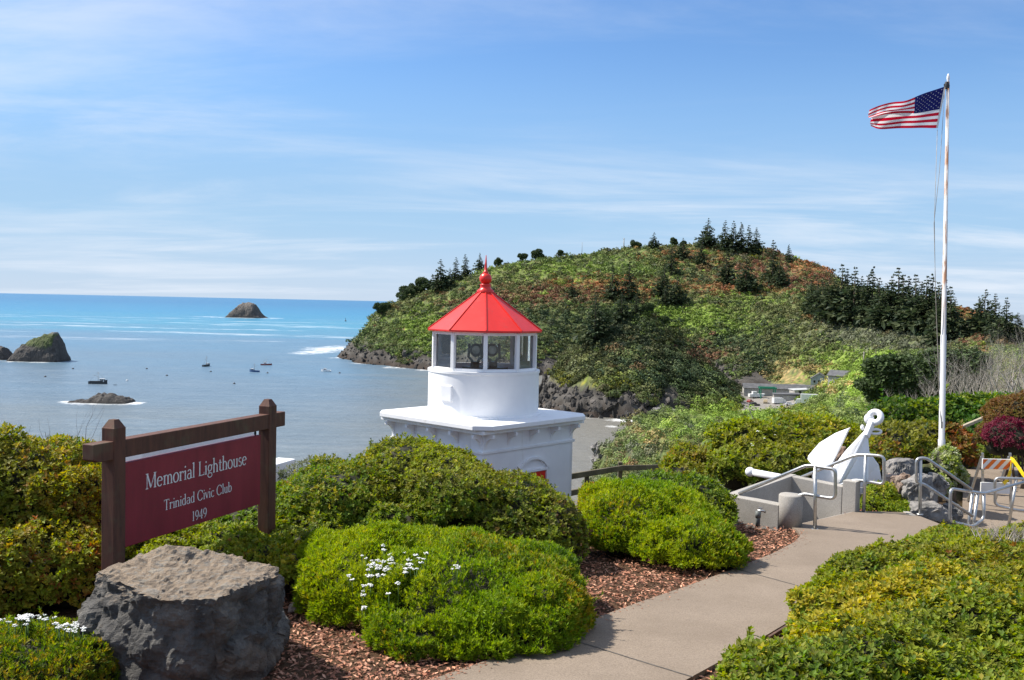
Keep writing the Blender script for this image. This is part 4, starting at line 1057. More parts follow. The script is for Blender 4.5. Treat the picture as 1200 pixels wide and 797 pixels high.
def ground_strip(name, a, b, w, mat, dz=.0145):
    mb = MB(); a = G(*a); b = G(*b); n = Vector((b.y - a.y, -(b.x - a.x), 0)).normalized() * w / 2; N = 12; A = []
    for i in range(N + 1):
        p = a.lerp(b, i / N); jx = Vector((random.uniform(-.004, .004), random.uniform(-.004, .004), 0))
        A.append([Vector((q.x, q.y, zG(q.y) + dz)) for q in (p - n + jx, p + n + jx)])
    for u, v in zip(A[:-1], A[1:]): mb.poly([u[0], u[1], v[1], v[0]])
    bmesh.ops.remove_doubles(mb.bm, verts=mb.bm.verts, dist=1e-5)
    return mb.build(name, mat)
for a, b in (((650, 746), (812, 796)), ((862, 668), (960, 695))):
    tag(ground_strip('path_joint', a, b, .014, M['joint']), kind='structure')
# lower landing and the steps to it
mb = MB(); zl = LAND_Z
mb.prism([(6.22, 11.1, zl), (16, 11.1, zl), (16, 21, zl), (.487 * 21, 21, zl), (.487 * 14.2, 14.2, zl), (6.22, 12.62, zl)], (0, 0, -.12))
bmesh.ops.triangulate(mb.bm, faces=[f for f in mb.bm.faces if len(f.verts) > 4])
tag(mb.build('lower_path', M['path']), kind='structure')
mb = MB(); ztop = zG(12)
for i in range(2):
    z = ztop - .18 * (i + 1); mb.box((5.445 + .26 * i + .13 + .001 * i, 11.86, z / 1 - .3), (.258, 1.5, .6), bevel=.01)
tag(mb.build('steps', M['concrete']), kind='structure')
mb = MB(); mb.box((5.42 - .04, 11.86, ztop - .36), (.07, 1.52, .70)); tag(mb.build('step_riser', M['concrete']), kind='structure')

m = noisy('mulch', (0.10, 0.045, 0.026), (0.20, 0.095, 0.055), 9, .95, bs=.6, bscale=60, space='World')
m2, t, b, o = new_mat('bark_chip'); a = t.nodes.new('ShaderNodeAttribute'); a.attribute_name = 'Col'; t.links.new(a.outputs['Color'], b.inputs['Base Color']); b.inputs['Roughness'].default_value = .85; M['chip'] = m2
def inpoly(x, y, poly):
    c = np.zeros(len(x), bool); n = len(poly); j = n - 1
    for i in range(n):
        xi, yi = poly[i]; xj, yj = poly[j]
        c ^= ((yi > y) != (yj > y)) & (x < (xj - xi) * (y - yi) / (yj - yi + 1e-12) + xi); j = i
    return c
pathpoly = [(p.x, p.y) for p in top]; nearpoly = [(p.x, p.y) for p in near]
rng = np.random.RandomState(5); N = 90000
cx_ = rng.uniform(-3.2, 5.4, N); cy_ = 4.4 + (13.0 - 4.4) * rng.rand(N) ** 1.25
ok = ~inpoly(cx_, cy_, pathpoly) & ~inpoly(cx_, cy_, nearpoly)
s_ = (cx_ - PB.x) * .7 + (cy_ - PB.y) * .715; q_ = (cx_ - PB.x) * -.76 + (cy_ - PB.y) * .65
ok &= ~((s_ > -.1) & (q_ > -.05))
cx_, cy_ = cx_[ok], cy_[ok]; n = len(cx_)
zc = np.where(cy_ > 5.5, -0.06 * (cy_ - 5.5), 0) - .02 + .75 * sstep(-cy_, -4.4, -1.2) + rng.uniform(0.0, .022, n)
d_ = unit(np.stack([rng.normal(size=n), rng.normal(size=n), rng.normal(0, .22, n)], 1)); nn = unit(np.array([0, 0, 1.0]) + rng.normal(0, .38, (n, 3)))
nn = unit(nn - d_ * (nn * d_).sum(1, keepdims=True))
cc = np.array([(0.28, 0.110, 0.060), (0.40, 0.175, 0.10), (0.52, 0.28, 0.18), (0.17, 0.075, 0.045), (0.34, 0.15, 0.09)])[rng.randint(5, size=n)] * np.exp(rng.normal(0, .18, (n, 1)))
V, F4, C = leaf_quads(np.stack([cx_, cy_, zc], 1), d_, nn, rng.uniform(.022, .062, n), rng.uniform(.010, .024, n), cc)
# chips kicked on to the path, most of them near its edges
edge = [(p.x, p.y) for p in ([l55] + Lw)]; ex = np.array(edge)
k_ = 420; si = rng.randint(len(ex) - 1, size=k_); f_ = rng.rand(k_)[:, None]; pe = ex[si] * (1 - f_) + ex[si + 1] * f_ + np.abs(rng.exponential(.07, (k_, 1))) * np.array([.75, .1]) + rng.normal(0, .02, (k_, 2))
dz = np.where(pe[:, 1] > 5.5, -.06 * (pe[:, 1] - 5.5), 0) + .016
dd = unit(np.stack([rng.normal(size=k_), rng.normal(size=k_), np.zeros(k_)], 1)); n2_ = unit(np.array([0, 0, 1.0]) + rng.normal(0, .12, (k_, 3)))
V2, _f, C2 = leaf_quads(np.stack([pe[:, 0], pe[:, 1], dz], 1), dd, n2_, rng.uniform(.012, .035, k_), rng.uniform(.006, .014, k_), np.tile(np.array([[.26, .12, .07]]), (k_, 1)) * np.exp(rng.normal(0, .3, (k_, 1))))
V = np.concatenate([V, V2]); C = np.concatenate([C, C2]); F4 = np.arange(len(V)).reshape(-1, 4)
tag(link('bark_mulch', mesh_np('bark_mulch', V, F4, mats=[M['chip']], col=C)), kind='stuff')
M['edging'] = noisy('edging', (0.07, 0.04, 0.03), (0.14, 0.08, 0.055), 12, .85)
t = thing('path_edging', 'rusty brown edging strip along the right side of the path', 'edging', G(930, 735))
mb = MB(); a = G(898, 749) ; b = G(956, 713)
mb.bar(a - t.location + Vector((.02, 0, -.022)), b - t.location + Vector((.02, 0, -.022)), .02, .09, bevel=.004); mb.build('strip', M['edging'], t)

# ------------------------------------------------------------------ the lighthouse
LD = 17.8; lc = P(567, 436, LD); LC = Vector((lc.x, LD, 0))
LR = math.radians(47); Zdeck = 0.21
base_z = ground_at(LC.x, LC.y) - .4
lh = thing('lighthouse', 'small white lighthouse with red conical roof and glazed lantern', 'lighthouse', (LC.x, LC.y, base_z), LR)
def lz(z): return z - base_z
mb = MB(); hw = 1.22
mb.prism([(-hw, -hw, 0), (hw, -hw, 0), (hw, hw, 0), (-hw, hw, 0)], (0, 0, lz(Zdeck - .10)), bevel=.012)
wall = mb.build('tower_wall', M['white_paint'], lh)
# cornice below the deck: a flat band and scalloped brackets
mb = MB(); mb.box((0, 0, lz(Zdeck - .13)), (2.74, 2.74, .07), bevel=.008); mb.box((0, 0, lz(Zdeck - .50)), (2.50, 2.50, .05), bevel=.008); mb.build('cornice', M['white_paint'], lh)
for s in range(4):
    Rz = Matrix.Rotation(s * math.pi / 2, 4, 'Z')
    for k in range(5):
        x = -1.16 + 2.32 * k / 4
        mb = MB(); prof = []
        z0 = lz(Zdeck - .17)
        for a in range(9):
            th = math.pi / 2 * a / 8
            prof.append((x - .03, -hw - .24 + .24 * math.sin(th) * 1.0, z0 - .30 * (1 - math.cos(th))))
        poly = [(x - .03, -hw + .02, z0)] + [(x - .03, -hw - .20, z0), (x - .03, -hw - .20, z0 - .06)] + [(x - .03, -hw - .18 + .18 * math.sin(math.pi / 2 * a / 7), z0 - .07 - .22 * (1 - math.cos(math.pi / 2 * a / 7))) for a in range(8)] + [(x - .03, -hw + .02, z0 - .30)]
        mb.prism([Rz @ Vector(p) for p in poly], Rz @ Vector((.06, 0, 0)))
        mb.build('bracket', M['white_paint'], lh)
# deck: square with clipped corners
ap = 1.5; cl = .26
oct_ = []
for (sx, sy) in ((1, -1), (1, 1), (-1, 1), (-1, -1)):
    a = Vector((sx * ap, sy * (ap - cl), 0)); b_ = Vector((sx * (ap - cl), sy * ap, 0))
    oct_ += ([b_, a] if (sx, sy) in ((1, -1), (-1, 1)) else [a, b_])
mb = MB(); mb.prism([p + Vector((0, 0, lz(Zdeck - .085))) for p in oct_], (0, 0, .085), bevel=.012); mb.build('gallery_deck', M['white_paint'], lh)
mb = MB(); mb.lathe([(1.085, lz(Zdeck - .02)), (1.085, lz(Zdeck + .03)), (1.05, lz(Zdeck + .05)), (1.05, lz(1.00)), (1.065, lz(1.005)), (1.065, lz(1.05)), (.9, lz(1.055)), (.9, lz(.98)), (0, lz(.98))], 64)
for f in mb.bm.faces: f.smooth = True
drum = mb.build('drum', M['white_paint'], lh)
md = drum.modifiers.new('edges', 'EDGE_SPLIT'); md.split_angle = math.radians(35)
# hatch plate on the drum, on its left front
dirp = P(527, 462, LD) - Vector((LC.x, LC.y, P(527, 462, LD).z)); ang = math.atan2(-math.sqrt(max(0, 1.05 ** 2 - dirp.x ** 2)), dirp.x) - LR
mb = MB(); Rz = Matrix.Rotation(ang, 4, 'Z')
mb.box((1.052, 0, 0), (.05, .26, .29), bevel=.012)
hp = mb.build('hatch_plate', M['white_paint'], lh); hp.location = (0, 0, lz(P(527, 462, LD - 1).z)); hp.rotation_euler = (0, 0, ang)
# lantern frame: ten sides
A0 = math.radians(-90 + 3) - LR; Zs, Ze = 1.055, 1.755; RL = .985
VP = [Vector((RL * math.cos(A0 + k * math.pi / 5), RL * math.sin(A0 + k * math.pi / 5), 0)) for k in range(10)]
for k in range(10):
    mb = MB(); u = VP[k].normalized(); R3 = Matrix.Rotation(math.atan2(u.y, u.x), 3, 'Z')
    mb.box(VP[k] + Vector((0, 0, lz((Zs + Ze) / 2))), (.07, .075, Ze - Zs), R3, bevel=.006); mb.build('mullion', M['white_paint'], lh)
mb = MB()
for k in range(10):
    a, b_ = VP[k], VP[(k + 1) % 10]
    mb.bar(a + Vector((0, 0, lz(Zs + .025))), b_ + Vector((0, 0, lz(Zs + .025))), .06, .05); 
mb.build('bottom_rail', M['white_paint'], lh)
mb = MB()
for k in range(10):
    a, b_ = VP[k], VP[(k + 1) % 10]
    mb.bar(a + Vector((0, 0, lz(Ze - .01))), b_ + Vector((0, 0, lz(Ze - .01))), .065, .07)
mb.build('top_rail', M['white_paint'], lh)
m, t, b, o = new_mat('glass'); 
tb = t.nodes.new('ShaderNodeBsdfTransparent'); tb.inputs[0].default_value = (.95, .97, .96, 1); gb = t.nodes.new('ShaderNodeBsdfGlossy'); gb.inputs['Roughness'].default_value = .03
fr = t.nodes.new('ShaderNodeFresnel'); fr.inputs[0].default_value = 1.5; mx = t.nodes.new('ShaderNodeMixShader')
t.links.new(mathn(t, 'ADD', mathn(t, 'MULTIPLY', fr.outputs[0], 1.0), .05), mx.inputs[0]); t.links.new(tb.outputs[0], mx.inputs[1]); t.links.new(gb.outputs[0], mx.inputs[2]); t.links.new(mx.outputs[0], o.inputs[0]); M['glass'] = m
for k in range(10):
    a, b_ = VP[k] * .985, VP[(k + 1) % 10] * .985; u = (b_ - a).normalized(); a = a + u * .035; b_ = b_ - u * .035
    mb = MB(); mb.poly([a + Vector((0, 0, lz(Zs + .05))), b_ + Vector((0, 0, lz(Zs + .05))), b_ + Vector((0, 0, lz(Ze - .045))), a + Vector((0, 0, lz(Ze - .045)))]); mb.build('pane', M['glass'], lh)
# roof: ten flat red facets with standing seams, collar, ball and spike
mb = MB(); RE = 1.115
mb.lathe([(.90, lz(1.765)), (RE - .01, lz(1.765)), (RE, lz(1.775)), (RE, lz(1.80)), (.145, lz(2.50)), (0, lz(2.52))], 10, a0=A0, smooth=False)
mb.lathe([(0, lz(1.764)), (.90, lz(1.764))], 10, a0=A0, smooth=False)
roof = mb.build('roof', M['red_paint'], lh)
mb = MB()
for k in range(10):
    a = A0 + k * math.pi / 5; u = Vector((math.cos(a), math.sin(a), 0))
    mb.bar(u * (RE + .002) + Vector((0, 0, lz(1.806))), u * .145 + Vector((0, 0, lz(2.506))), .02, .018)
mb.build('seam', M['red_paint'], roof)
mb = MB(); mb.lathe([(.16, lz(2.49)), (.165, lz(2.53)), (.11, lz(2.57)), (.095, lz(2.62)), (.115, lz(2.645)), (.075, lz(2.66)), (.06, lz(2.67))] , 28)
mb.ball((0, 0, lz(2.755)), .118, 3)
mb.lathe([(.05, lz(2.86)), (.055, lz(2.885)), (.03, lz(2.90)), (.022, lz(3.0)), (.006, lz(3.20)), (0, lz(3.205))], 14)
mb.build('finial', M['red_paint'], roof)
# the optic: two drum lenses on dark brackets
M['lens_glass'] = noisy('lens_glass', (.16, .17, .14), (.42, .42, .36), 6, .08, spec=.8)
M['brass_dark'] = noisy('brass_dark', (.05, .045, .035), (.10, .09, .07), 12, .45, metal=.6)
for (px, s) in ((557, 1), (578, -1)):
    c = P(px, 410, LD) - Vector((LC.x, LC.y, base_z)); c = Matrix.Rotation(-LR, 3, 'Z') @ Vector((c.x, c.y, c.z))
    f = Matrix.Rotation(-LR, 3, 'Z') @ Vector((.25 * s, -1, 0)).normalized(); up = Vector((0, 0, 1)); sd = f.cross(up)
    lens = None
    mb = MB(); mb.tube([c - f * .08, c - f * .06, c + f * .04, c + f * .06], [.07, .10, .10, .075], 24); lens = mb.build('lens', M['lens_glass'], lh)
    mb = MB(); mb.tube([c + f * .085 + (sd * math.cos(a) + up * math.sin(a)) * .105 for a in [k * math.pi / 12 for k in range(24)]], .022, 8, close=True)
    for q in (-1, 1): mb.tube([c + sd * q * .115 + up * .12, c + sd * q * .12, c + sd * q * .13 - up * .13, c + sd * q * .06 - up * .2, c + sd * q * .06 - up * .34], .026, 8)
    mb.tube([c - up * .22, Vector((c.x, c.y, lz(.985)))], [.07, .09], 12); mb.build('bracket_frame', M['brass_dark'], lens)
mb = MB(); c = Matrix.Rotation(-LR, 3, 'Z') @ Vector((.02, .05, 0)); mb.box((c.x, c.y, lz(1.03)), (.62, .62, .10), bevel=.01)
mb.tube([Vector((c.x, c.y, lz(1.05))), Vector((c.x, c.y, lz(1.74)))], .02, 8); mb.build('optic_pedestal', M['brass_dark'], lh)
# arched red window below the cornice on the right face
xr = .08
mb = MB(); zt = lz(-.82); arch = [(xr + .44 * math.cos(a), -hw - .05, zt + .33 * math.sin(a)) for a in [math.pi * k / 14 for k in range(15)]] 
inner = [(xr + .40 * math.cos(a), -hw - .05, zt + .29 * math.sin(a)) for a in [math.pi * (14 - k) / 14 for k in range(15)]]
mb.prism([(xr + .44, -hw - .05, zt - 1.0)] + arch + [(xr - .44, -hw - .05, zt - 1.0), (xr - .40, -hw - .05, zt - 1.0)] + inner + [(xr + .40, -hw - .05, zt - 1.0)], (0, .06, 0))
R90 = Matrix.Rotation(math.pi * 0, 4, 'Z')
win = mb.build('window_surround', M['white_paint'], lh)
mb = MB(); mb.box((xr + .02, -hw - .012, zt - .45), (.62, .04, 1.0), bevel=.006); mb.build('shutter', M['red_paint'], win)
mb = MB()
for x in (xr - .34, xr + .38): mb.box((x, -hw - .02, zt - .45), (.07, .06, 1.06), bevel=.006)
mb.box((xr + .02, -hw - .02, zt + .085), (.79, .06, .05), bevel=.006); mb.build('frame', M['white_paint'], win)

# ------------------------------------------------------------------ white memorial wall behind the sign
A = P(168, 524.5, 12.0); B = P(299, 497.5, 14.4); zt = A.z
e = (Vector((B.x, B.y, 0)) - Vector((A.x, A.y, 0))).normalized(); nrm = Vector((-e.y, e.x, 0))
t = thing('memorial_wall', 'white concrete wall standing on the bluff edge behind the sign', 'wall', (A.x, A.y, zG(12) - 1))
a = Vector((0, 0, 0)); b_ = B - A; b_.z = 0
zb = -0.4
mb = MB(); mb.prism([a + Vector((0, 0, zb)), b_ + Vector((0, 0, zb)), b_ + Vector((0, 0, zt - t.location.z)), a + Vector((0, 0, zt - t.location.z))], nrm * .35, bevel=.015); mb.build('wall_slab', M['white_paint'], t)
cpx = P(322, 541, 14.95); 
mb = MB(); q0 = b_ + e * .004; q1 = P(331, 541, 14.9) - t.location; q1 = q0 + e * 1.2; h2 = P(326, 541.5, 15.2).z - t.location.z
mb.prism([q0 + Vector((0, 0, zb - q0.z)), q1 + Vector((0, 0, zb - q1.z)), q1 + Vector((0, 0, h2 - q1.z)), q0 + Vector((0, 0, h2 - q0.z))], nrm * .34 , bevel=.015); mb.build('end_block', M['white_paint'], t)

# ------------------------------------------------------------------ wooden sign
m, t, b, o = new_mat('sign_timber'); v = coords(t, (14, 14, 1.6)); n = noise(t, v, 1.6, 8, .65, .6); n2 = noise(t, coords(t, (1, 1, 1)), 5, 4)
c = ramp(t, n, [(.3, (0.055, 0.020, 0.012)), (.7, (0.125, 0.046, 0.026))]); c = mixc(t, mrange(t, n2, .52, .72, 0, .5), c, (.10, .085, .045)); t.links.new(c, b.inputs['Base Color']); b.inputs['Roughness'].default_value = .75; bump(t, b, n, .4, .006); M['sign_timber'] = m
m, t, b, o = new_mat('sign_red'); v = coords(t, (2, 2, .5)); n = noise(t, v, 3, 8, .65, .4); n2 = noise(t, coords(t, (1, 1, 1)), 34, 4)
c = ramp(t, n, [(.3, (0.185, 0.010, 0.022)), (.7, (0.27, 0.018, 0.034))]); c = mixc(t, mrange(t, n2, .56, .75, 0, .3), c, (.11, .028, .022)); t.links.new(c, b.inputs['Base Color']); b.inputs['Roughness'].default_value = .6; bump(t, b, n2, .15, .003); M['sign_red'] = m
M['letter_paint'] = noisy('letter_paint', (.62, .60, .60), (.78, .76, .76), 40, .7)
pa = Vector((P(133, 600, 6.7).x, 6.7, 0)); pb = Vector((P(313, 560, 8.45).x, 8.45, 0))
sdir = (pb - pa).normalized(); SL = (pb - pa).length; zpa = 1.40; gz = zG(7.5) - .15
sn = Vector((sdir.y, -sdir.x, 0))                      # faces the path
sg = thing('hanging_sign', 'dark red wooden sign board hung between two timber posts', 'sign', (pa.x, pa.y, gz), math.atan2(sdir.y, sdir.x))
def sz(z): return z - gz
for x in (0, SL):
    mb = MB(); w = .115; hgt = sz(zpa - (.02 if x else 0)) 
    mb.prism([(x - w / 2, -w / 2, 0), (x + w / 2, -w / 2, 0), (x + w / 2, w / 2, 0), (x - w / 2, w / 2, 0)], (0, 0, hgt - .045), bevel=.006)
    vs = [(x - w / 2 + .004, -w / 2 + .004), (x + w / 2 - .004, -w / 2 + .004), (x + w / 2 - .004, w / 2 - .004), (x - w / 2 + .004, w / 2 - .004)]
    bt = [mb.bm.verts.new((p[0], p[1], hgt - .047)) for p in vs]; tp = [mb.bm.verts.new((x + (p[0] - x) * .45, p[1] * .45, hgt + .01)) for p in vs]
    for k in range(4): mb.bm.faces.new((bt[k], bt[(k + 1) % 4], tp[(k + 1) % 4], tp[k]))
    mb.bm.faces.new(tp); mb.build('post', M['sign_timber'], sg)
mb = MB(); zb0 = sz(P(200, 514, 7.3).z); bh = .062
zc_ = sz(1.195)
mb.prism([(-.24, -.052, zc_ - .045), (-.19, -.052, zc_ - .066), (SL + .20, -.052, zc_ - .066), (SL + .20, -.052, zc_ + .066), (-.24, -.052, zc_ + .066)], (0, .104, 0), bevel=.006); mb.build('cross_beam', M['sign_timber'], sg)
bx0, bx1, bz0, bz1 = .088, SL * .92 + .015, sz(.462), sz(1.083)
mb = MB(); mb.box(((bx0 + bx1) / 2, -.0, (bz0 + bz1) / 2), (bx1 - bx0, .045, bz1 - bz0), bevel=.004); board = mb.build('board', M['sign_red'], sg)
# carved serif lettering, built stroke by stroke
def stroke(L, x0, y0, x1, y1, w):
    d = Vector((x1 - x0, y1 - y0, 0)); d.normalize(); n = Vector((-d.y, d.x, 0)) * w / 2
    L.append([(x0 - n.x, y0 - n.y), (x1 - n.x, y1 - n.y), (x1 + n.x, y1 + n.y), (x0 + n.x, y0 + n.y)])
def arc(L, cx, cy, rx, ry, a0, a1, thick=.13, thin=.055, n=16):
    P0 = None
    for i in range(n + 1):
        a = math.radians(a0 + (a1 - a0) * i / n); w = thin + (thick - thin) * abs(math.cos(a)) ** 1.3
        p = ((cx + (rx - w / 2) * math.cos(a), cy + (ry - w / 2) * math.sin(a)), (cx + (rx + w / 2) * math.cos(a), cy + (ry + w / 2) * math.sin(a)))
        if P0: L.append([P0[0], P0[1], p[1], p[0]])
        P0 = p
def serif(L, x, y, h=.11, up=0): stroke(L, x - h, y + (.025 if up == 0 else -.025), x + h, y + (.025 if up == 0 else -.025), .05)
XH = .63; TK = .125; TN = .06
def glyph(ch):
    L = []
    def stem(x, y0, y1, s0=True, s1='flag', w=TK):
        stroke(L, x, y0, x, y1, w)
        if s0: serif(L, x, y0, .12)
        if s1 == 'flag': stroke(L, x - .13, y1 - .06, x, y1 - .01, .05)
        elif s1 == 'full': serif(L, x, y1, .12, 1)
    if ch == 'M': stem(.12, 0, 1, True, 'full', TN); stem(.86, 0, 1, True, 'full'); stroke(L, .13, .98, .47, .06, TK); stroke(L, .47, .06, .84, .98, TN); return L, 1.04
    if ch == 'e': arc(L, .27, XH / 2, .23, XH / 2 - .01, 12, 318); stroke(L, .06, .36, .50, .36, .05); return L, .60
    if ch == 'm':
        stem(.12, 0, XH); stem(.46, 0, XH * .6, True, None); stem(.80, 0, XH * .6, True, None); arc(L, .29, XH * .6, .17, XH * .38, 0, 160); arc(L, .63, XH * .6, .17, XH * .38, 0, 160); return L, .96
    if ch in 'nh':
        stem(.12, 0, XH if ch == 'n' else 1.05); stem(.48, 0, XH * .6, True, None); arc(L, .30, XH * .6, .18, XH * .38, 0, 160); return L, .64
    if ch == 'u': stem(.12, .2, XH, False); stem(.46, 0, XH, False); stroke(L, .46, .025, .58, .025, .05); arc(L, .29, .22, .17, .21, 180, 345); return L, .64
    if ch == 'o': arc(L, .29, XH / 2, .25, XH / 2, 0, 360, n=24); return L, .63
    if ch == 'r': stem(.12, 0, XH); arc(L, .30, XH * .62, .17, XH * .34, 60, 165, .1, .06); L.append([(.33, XH - .14), (.43, XH - .14), (.43, XH - .02), (.33, XH - .02)]); return L, .47
    if ch == 'i': stem(.13, 0, XH); arc(L, .13, .88, .035, .035, 0, 360, .07, .07); return L, .30
    if ch == 'l': stem(.13, 0, 1.05); return L, .30
    if ch == 'a': stem(.42, 0, XH * .7, False, None); stroke(L, .42, .03, .54, .05, .05); arc(L, .25, XH * .68, .17, XH * .30, 0, 150, .11, .055); arc(L, .24, .18, .18, .18, 60, 330, .11, .05); stroke(L, .28, .355, .42, .37, .05); return L, .58
    if ch == 'L': stem(.14, 0, 1, True, 'full'); stroke(L, .14, .03, .60, .03, .055); stroke(L, .60, 0, .60, .22, .05); return L, .68
    if ch == 'g': arc(L, .26, .40, .19, .22, 0, 360, .11, .05, 20); arc(L, .27, -.10, .23, .16, 0, 360, .07, .055, 20); stroke(L, .14, .22, .12, .06, .06); stroke(L, .40, .56, .54, .58, .06); return L, .58
    if ch == 't': stroke(L, .18, .08, .18, .82, TK); stroke(L, .02, XH - .025, .38, XH - .025, .05); arc(L, .29, .11, .11, .10, 180, 330, .11, .055); return L, .42
    if ch == 's': arc(L, .21, XH * .74, .15, XH * .24, 30, 265, .09, .06); arc(L, .21, XH * .255, .16, XH * .25, -95 + 0, 85, .10, .06); arc(L, .21, XH * .255, .16, XH * .25, 200, 270, .08, .06); return L, .46
    if ch == 'T': stem(.36, 0, 1, True, None); stroke(L, .02, .97, .70, .97, .06); stroke(L, .03, 1, .03, .80, .05); stroke(L, .69, 1, .69, .80, .05); return L, .74
    if ch == 'd': stem(.46, 0, 1.05, False); stroke(L, .46, .025, .58, .025, .05); arc(L, .27, XH / 2, .21, XH / 2, 30, 330); return L, .64
    if ch == 'b': stem(.12, 0, 1.05, False); arc(L, .31, XH / 2, .21, XH / 2, -150, 150); return L, .60
    if ch == 'c': arc(L, .27, XH / 2, .23, XH / 2, 40, 320); return L, .54
    if ch == 'C': arc(L, .43, .5, .38, .5, 38, 322, .14, .06, 22); stroke(L, .75, .66, .75, .95, .05); return L, .86
    if ch == 'v': stroke(L, .06, XH, .27, .02, TK); stroke(L, .27, .02, .47, XH, TN); serif(L, .07, XH, .11, 1); serif(L, .47, XH, .09, 1); return L, .56
    if ch == '1': stem(.25, 0, 1); return L, .50
    if ch == '9': arc(L, .27, .68, .21, .31, 0, 360, .12, .055, 20); arc(L, .05, .66, .43, .66, -75, 5, .11, .05); return L, .58
    if ch == '4': stroke(L, .42, 0, .42, 1, TK); stroke(L, .04, .30, .60, .30, .06); stroke(L, .05, .31, .42, .97, .06); serif(L, .42, 0, .12); return L, .64
    return L, .34
def inscription(name, txt, xc, z0, cap, width):
    tot = sum(glyph(c)[1] for c in txt); sx = width / tot; mb = MB(); x = xc - width / 2; layer = 0
    for c in txt:
        g, a = glyph(c)
        for k, q in enumerate(g):
            layer = (layer + 1) % 40
            mb.poly([(x + p[0] * sx, -.0235 - .00004 * layer, z0 + p[1] * cap) for p in q])
        x += a * sx
    o = mb.build(name, M['letter_paint'], board, recalc=False); o['label'] = 'carved white letters ' + txt if len(txt) < 6 else 'carved white serif lettering'
    return o
bc = (bx0 + bx1) / 2
inscription('lettering', 'Memorial Lighthouse', bc + .005, sz(.851), .117, 1.235)
inscription('lettering', 'Trinidad Civic Club', bc + .0, sz(.652), .082, .83)
inscription('lettering', '1949', bc + .0, sz(.500), .078, .185)
mb = MB()
for x in (bx0 - .012,): mb.box((x, 0, (bz0 + bz1) / 2 + .05), (.012, .05, .46)); mb.box((x - .02, 0, bz1 - .05), (.05, .02, .03))
for x in (bx1 - .05,): mb.tube([(x, 0, bz1), (x, 0, zc_ - .066)], .006, 8); mb.tube([(x + .012 * math.cos(a), 0, bz1 + .02 + .016 * math.sin(a)) for a in [k * math.pi / 5 for k in range(10)]], .004, 6, close=True)
mb.build('hanger', M['dark_metal'], sg)

# ------------------------------------------------------------------ boulder in front of the sign
def boulder(name, label, outline, loc, seed, rough, mats, sub=5, group=None, top=None):
    """convex block from rough corner points, broken up with fracture noise"""
    bm = bmesh.new(); vs = [bm.verts.new(p) for p in outline]
    r = bmesh.ops.convex_hull(bm, input=vs)
    bmesh.ops.delete(bm, geom=[g for g in bm.verts if not g.link_faces], context='VERTS')
    bmesh.ops.triangulate(bm, faces=bm.faces)
    for _ in range(sub):
        bmesh.ops.subdivide_edges(bm, edges=[e for e in bm.edges if e.calc_length() > .034 * (max(max(abs(c) for c in p) for p in outline))], cuts=1, use_grid_fill=True)
        bmesh.ops.triangulate(bm, faces=bm.faces)
    for _ in range(1): bmesh.ops.smooth_vert(bm, verts=bm.verts, factor=.5, use_axis_x=True, use_axis_y=True, use_axis_z=True)
    bm.normal_update(); S = max(max(abs(c) for c in p) for p in outline); off = Vector((seed * 3.1, seed * 1.7, seed))
    zt = max(v.co.z for v in bm.verts)
    for v in bm.verts:
        p = v.co / S + off
        n1 = mnoise.multi_fractal(p * 2.2, .9, 2.1, 5) - 1.0
        cell = mnoise.voronoi(p * 3.2)[0]; n2 = cell[1] - cell[0]
        n3 = mnoise.noise(p * 22)
        k = rough * S; f = .45 if (v.normal.z > .75 and v.co.z > zt * .7) else 1.0
        q_ = mnoise.voronoi(p * 2.6 + Vector((n3, n1, n3)) * .06)[1][0]; hsh = math.sin(q_.x * 91.7 + q_.y * 53.3 + q_.z * 27.1); hsh = hsh - .0
        v.co += v.normal * (n1 * .09 * k + (min(n2, .35) - .2) * .26 * k * f + n3 * .04 * k + hsh * .065 * k * (f if f == 1.0 else .08))
    me = bpy.data.meshes.new(name); bm.to_mesh(me); bm.free()
    for m_ in mats: me.materials.append(m_)
    o = link(name, me, None, loc); tag(o, label, 'boulder', group); return o
m, t, b, o = new_mat('boulder_stone'); v = coords(t, (1, 1, 1)); n = noise(t, v, 3.2, 10, .68, .5); n2 = noise(t, v, 22, 8, .7); n3 = noise(t, coords(t, (1.5, 3.5, 6)), 6, 8, .65, 1.0)
c = ramp(t, n, [(.30, (0.034, 0.032, 0.030)), (.48, (0.085, 0.080, 0.074)), (.62, (0.155, 0.145, 0.13)), (.78, (0.26, 0.235, 0.20))])
gn = t.nodes.new('ShaderNodeNewGeometry'); sp_ = t.nodes.new('ShaderNodeSeparateXYZ'); t.links.new(gn.outputs['Normal'], sp_.inputs[0])
ct = ramp(t, n3, [(.28, (0.085, 0.075, 0.06)), (.40, (0.24, 0.18, 0.125)), (.50, (0.34, 0.25, 0.165)), (.60, (0.26, 0.235, 0.20)), (.74, (0.42, 0.34, 0.235))])
tc_ = t.nodes.new('ShaderNodeTexCoord'); sp2 = t.nodes.new('ShaderNodeSeparateXYZ'); t.links.new(tc_.outputs['Object'], sp2.inputs[0])
cap = mathn(t, 'MULTIPLY', mrange(t, mathn(t, 'ADD', sp2.outputs[2], mathn(t, 'MULTIPLY', mathn(t, 'SUBTRACT', n2, .5), .35)), .47, .62), mrange(t, mathn(t, 'ADD', sp_.outputs[2], mathn(t, 'MULTIPLY', mathn(t, 'SUBTRACT', n, .5), .8)), .35, .8, 0, .85))
c = mixc(t, cap, c, ct); c = mixc(t, mrange(t, n2, .5, .72, 0, .4), c, (.05, .048, .046))
c = mixc(t, mrange(t, noise(t, v, 2.6, 7, .65), .54, .66, 0, .6), c, (.17, .115, .075))
t.links.new(c, b.inputs['Base Color']); b.inputs['Roughness'].default_value = .85; bump(t, b, mathn(t, 'ADD', n2, mathn(t, 'MULTIPLY', n3, .8)), 1.0, .035); M['boulder_stone'] = m
org = Vector((P(220, 720, 5.95).x, 5.95, zG(5.95) - .04))
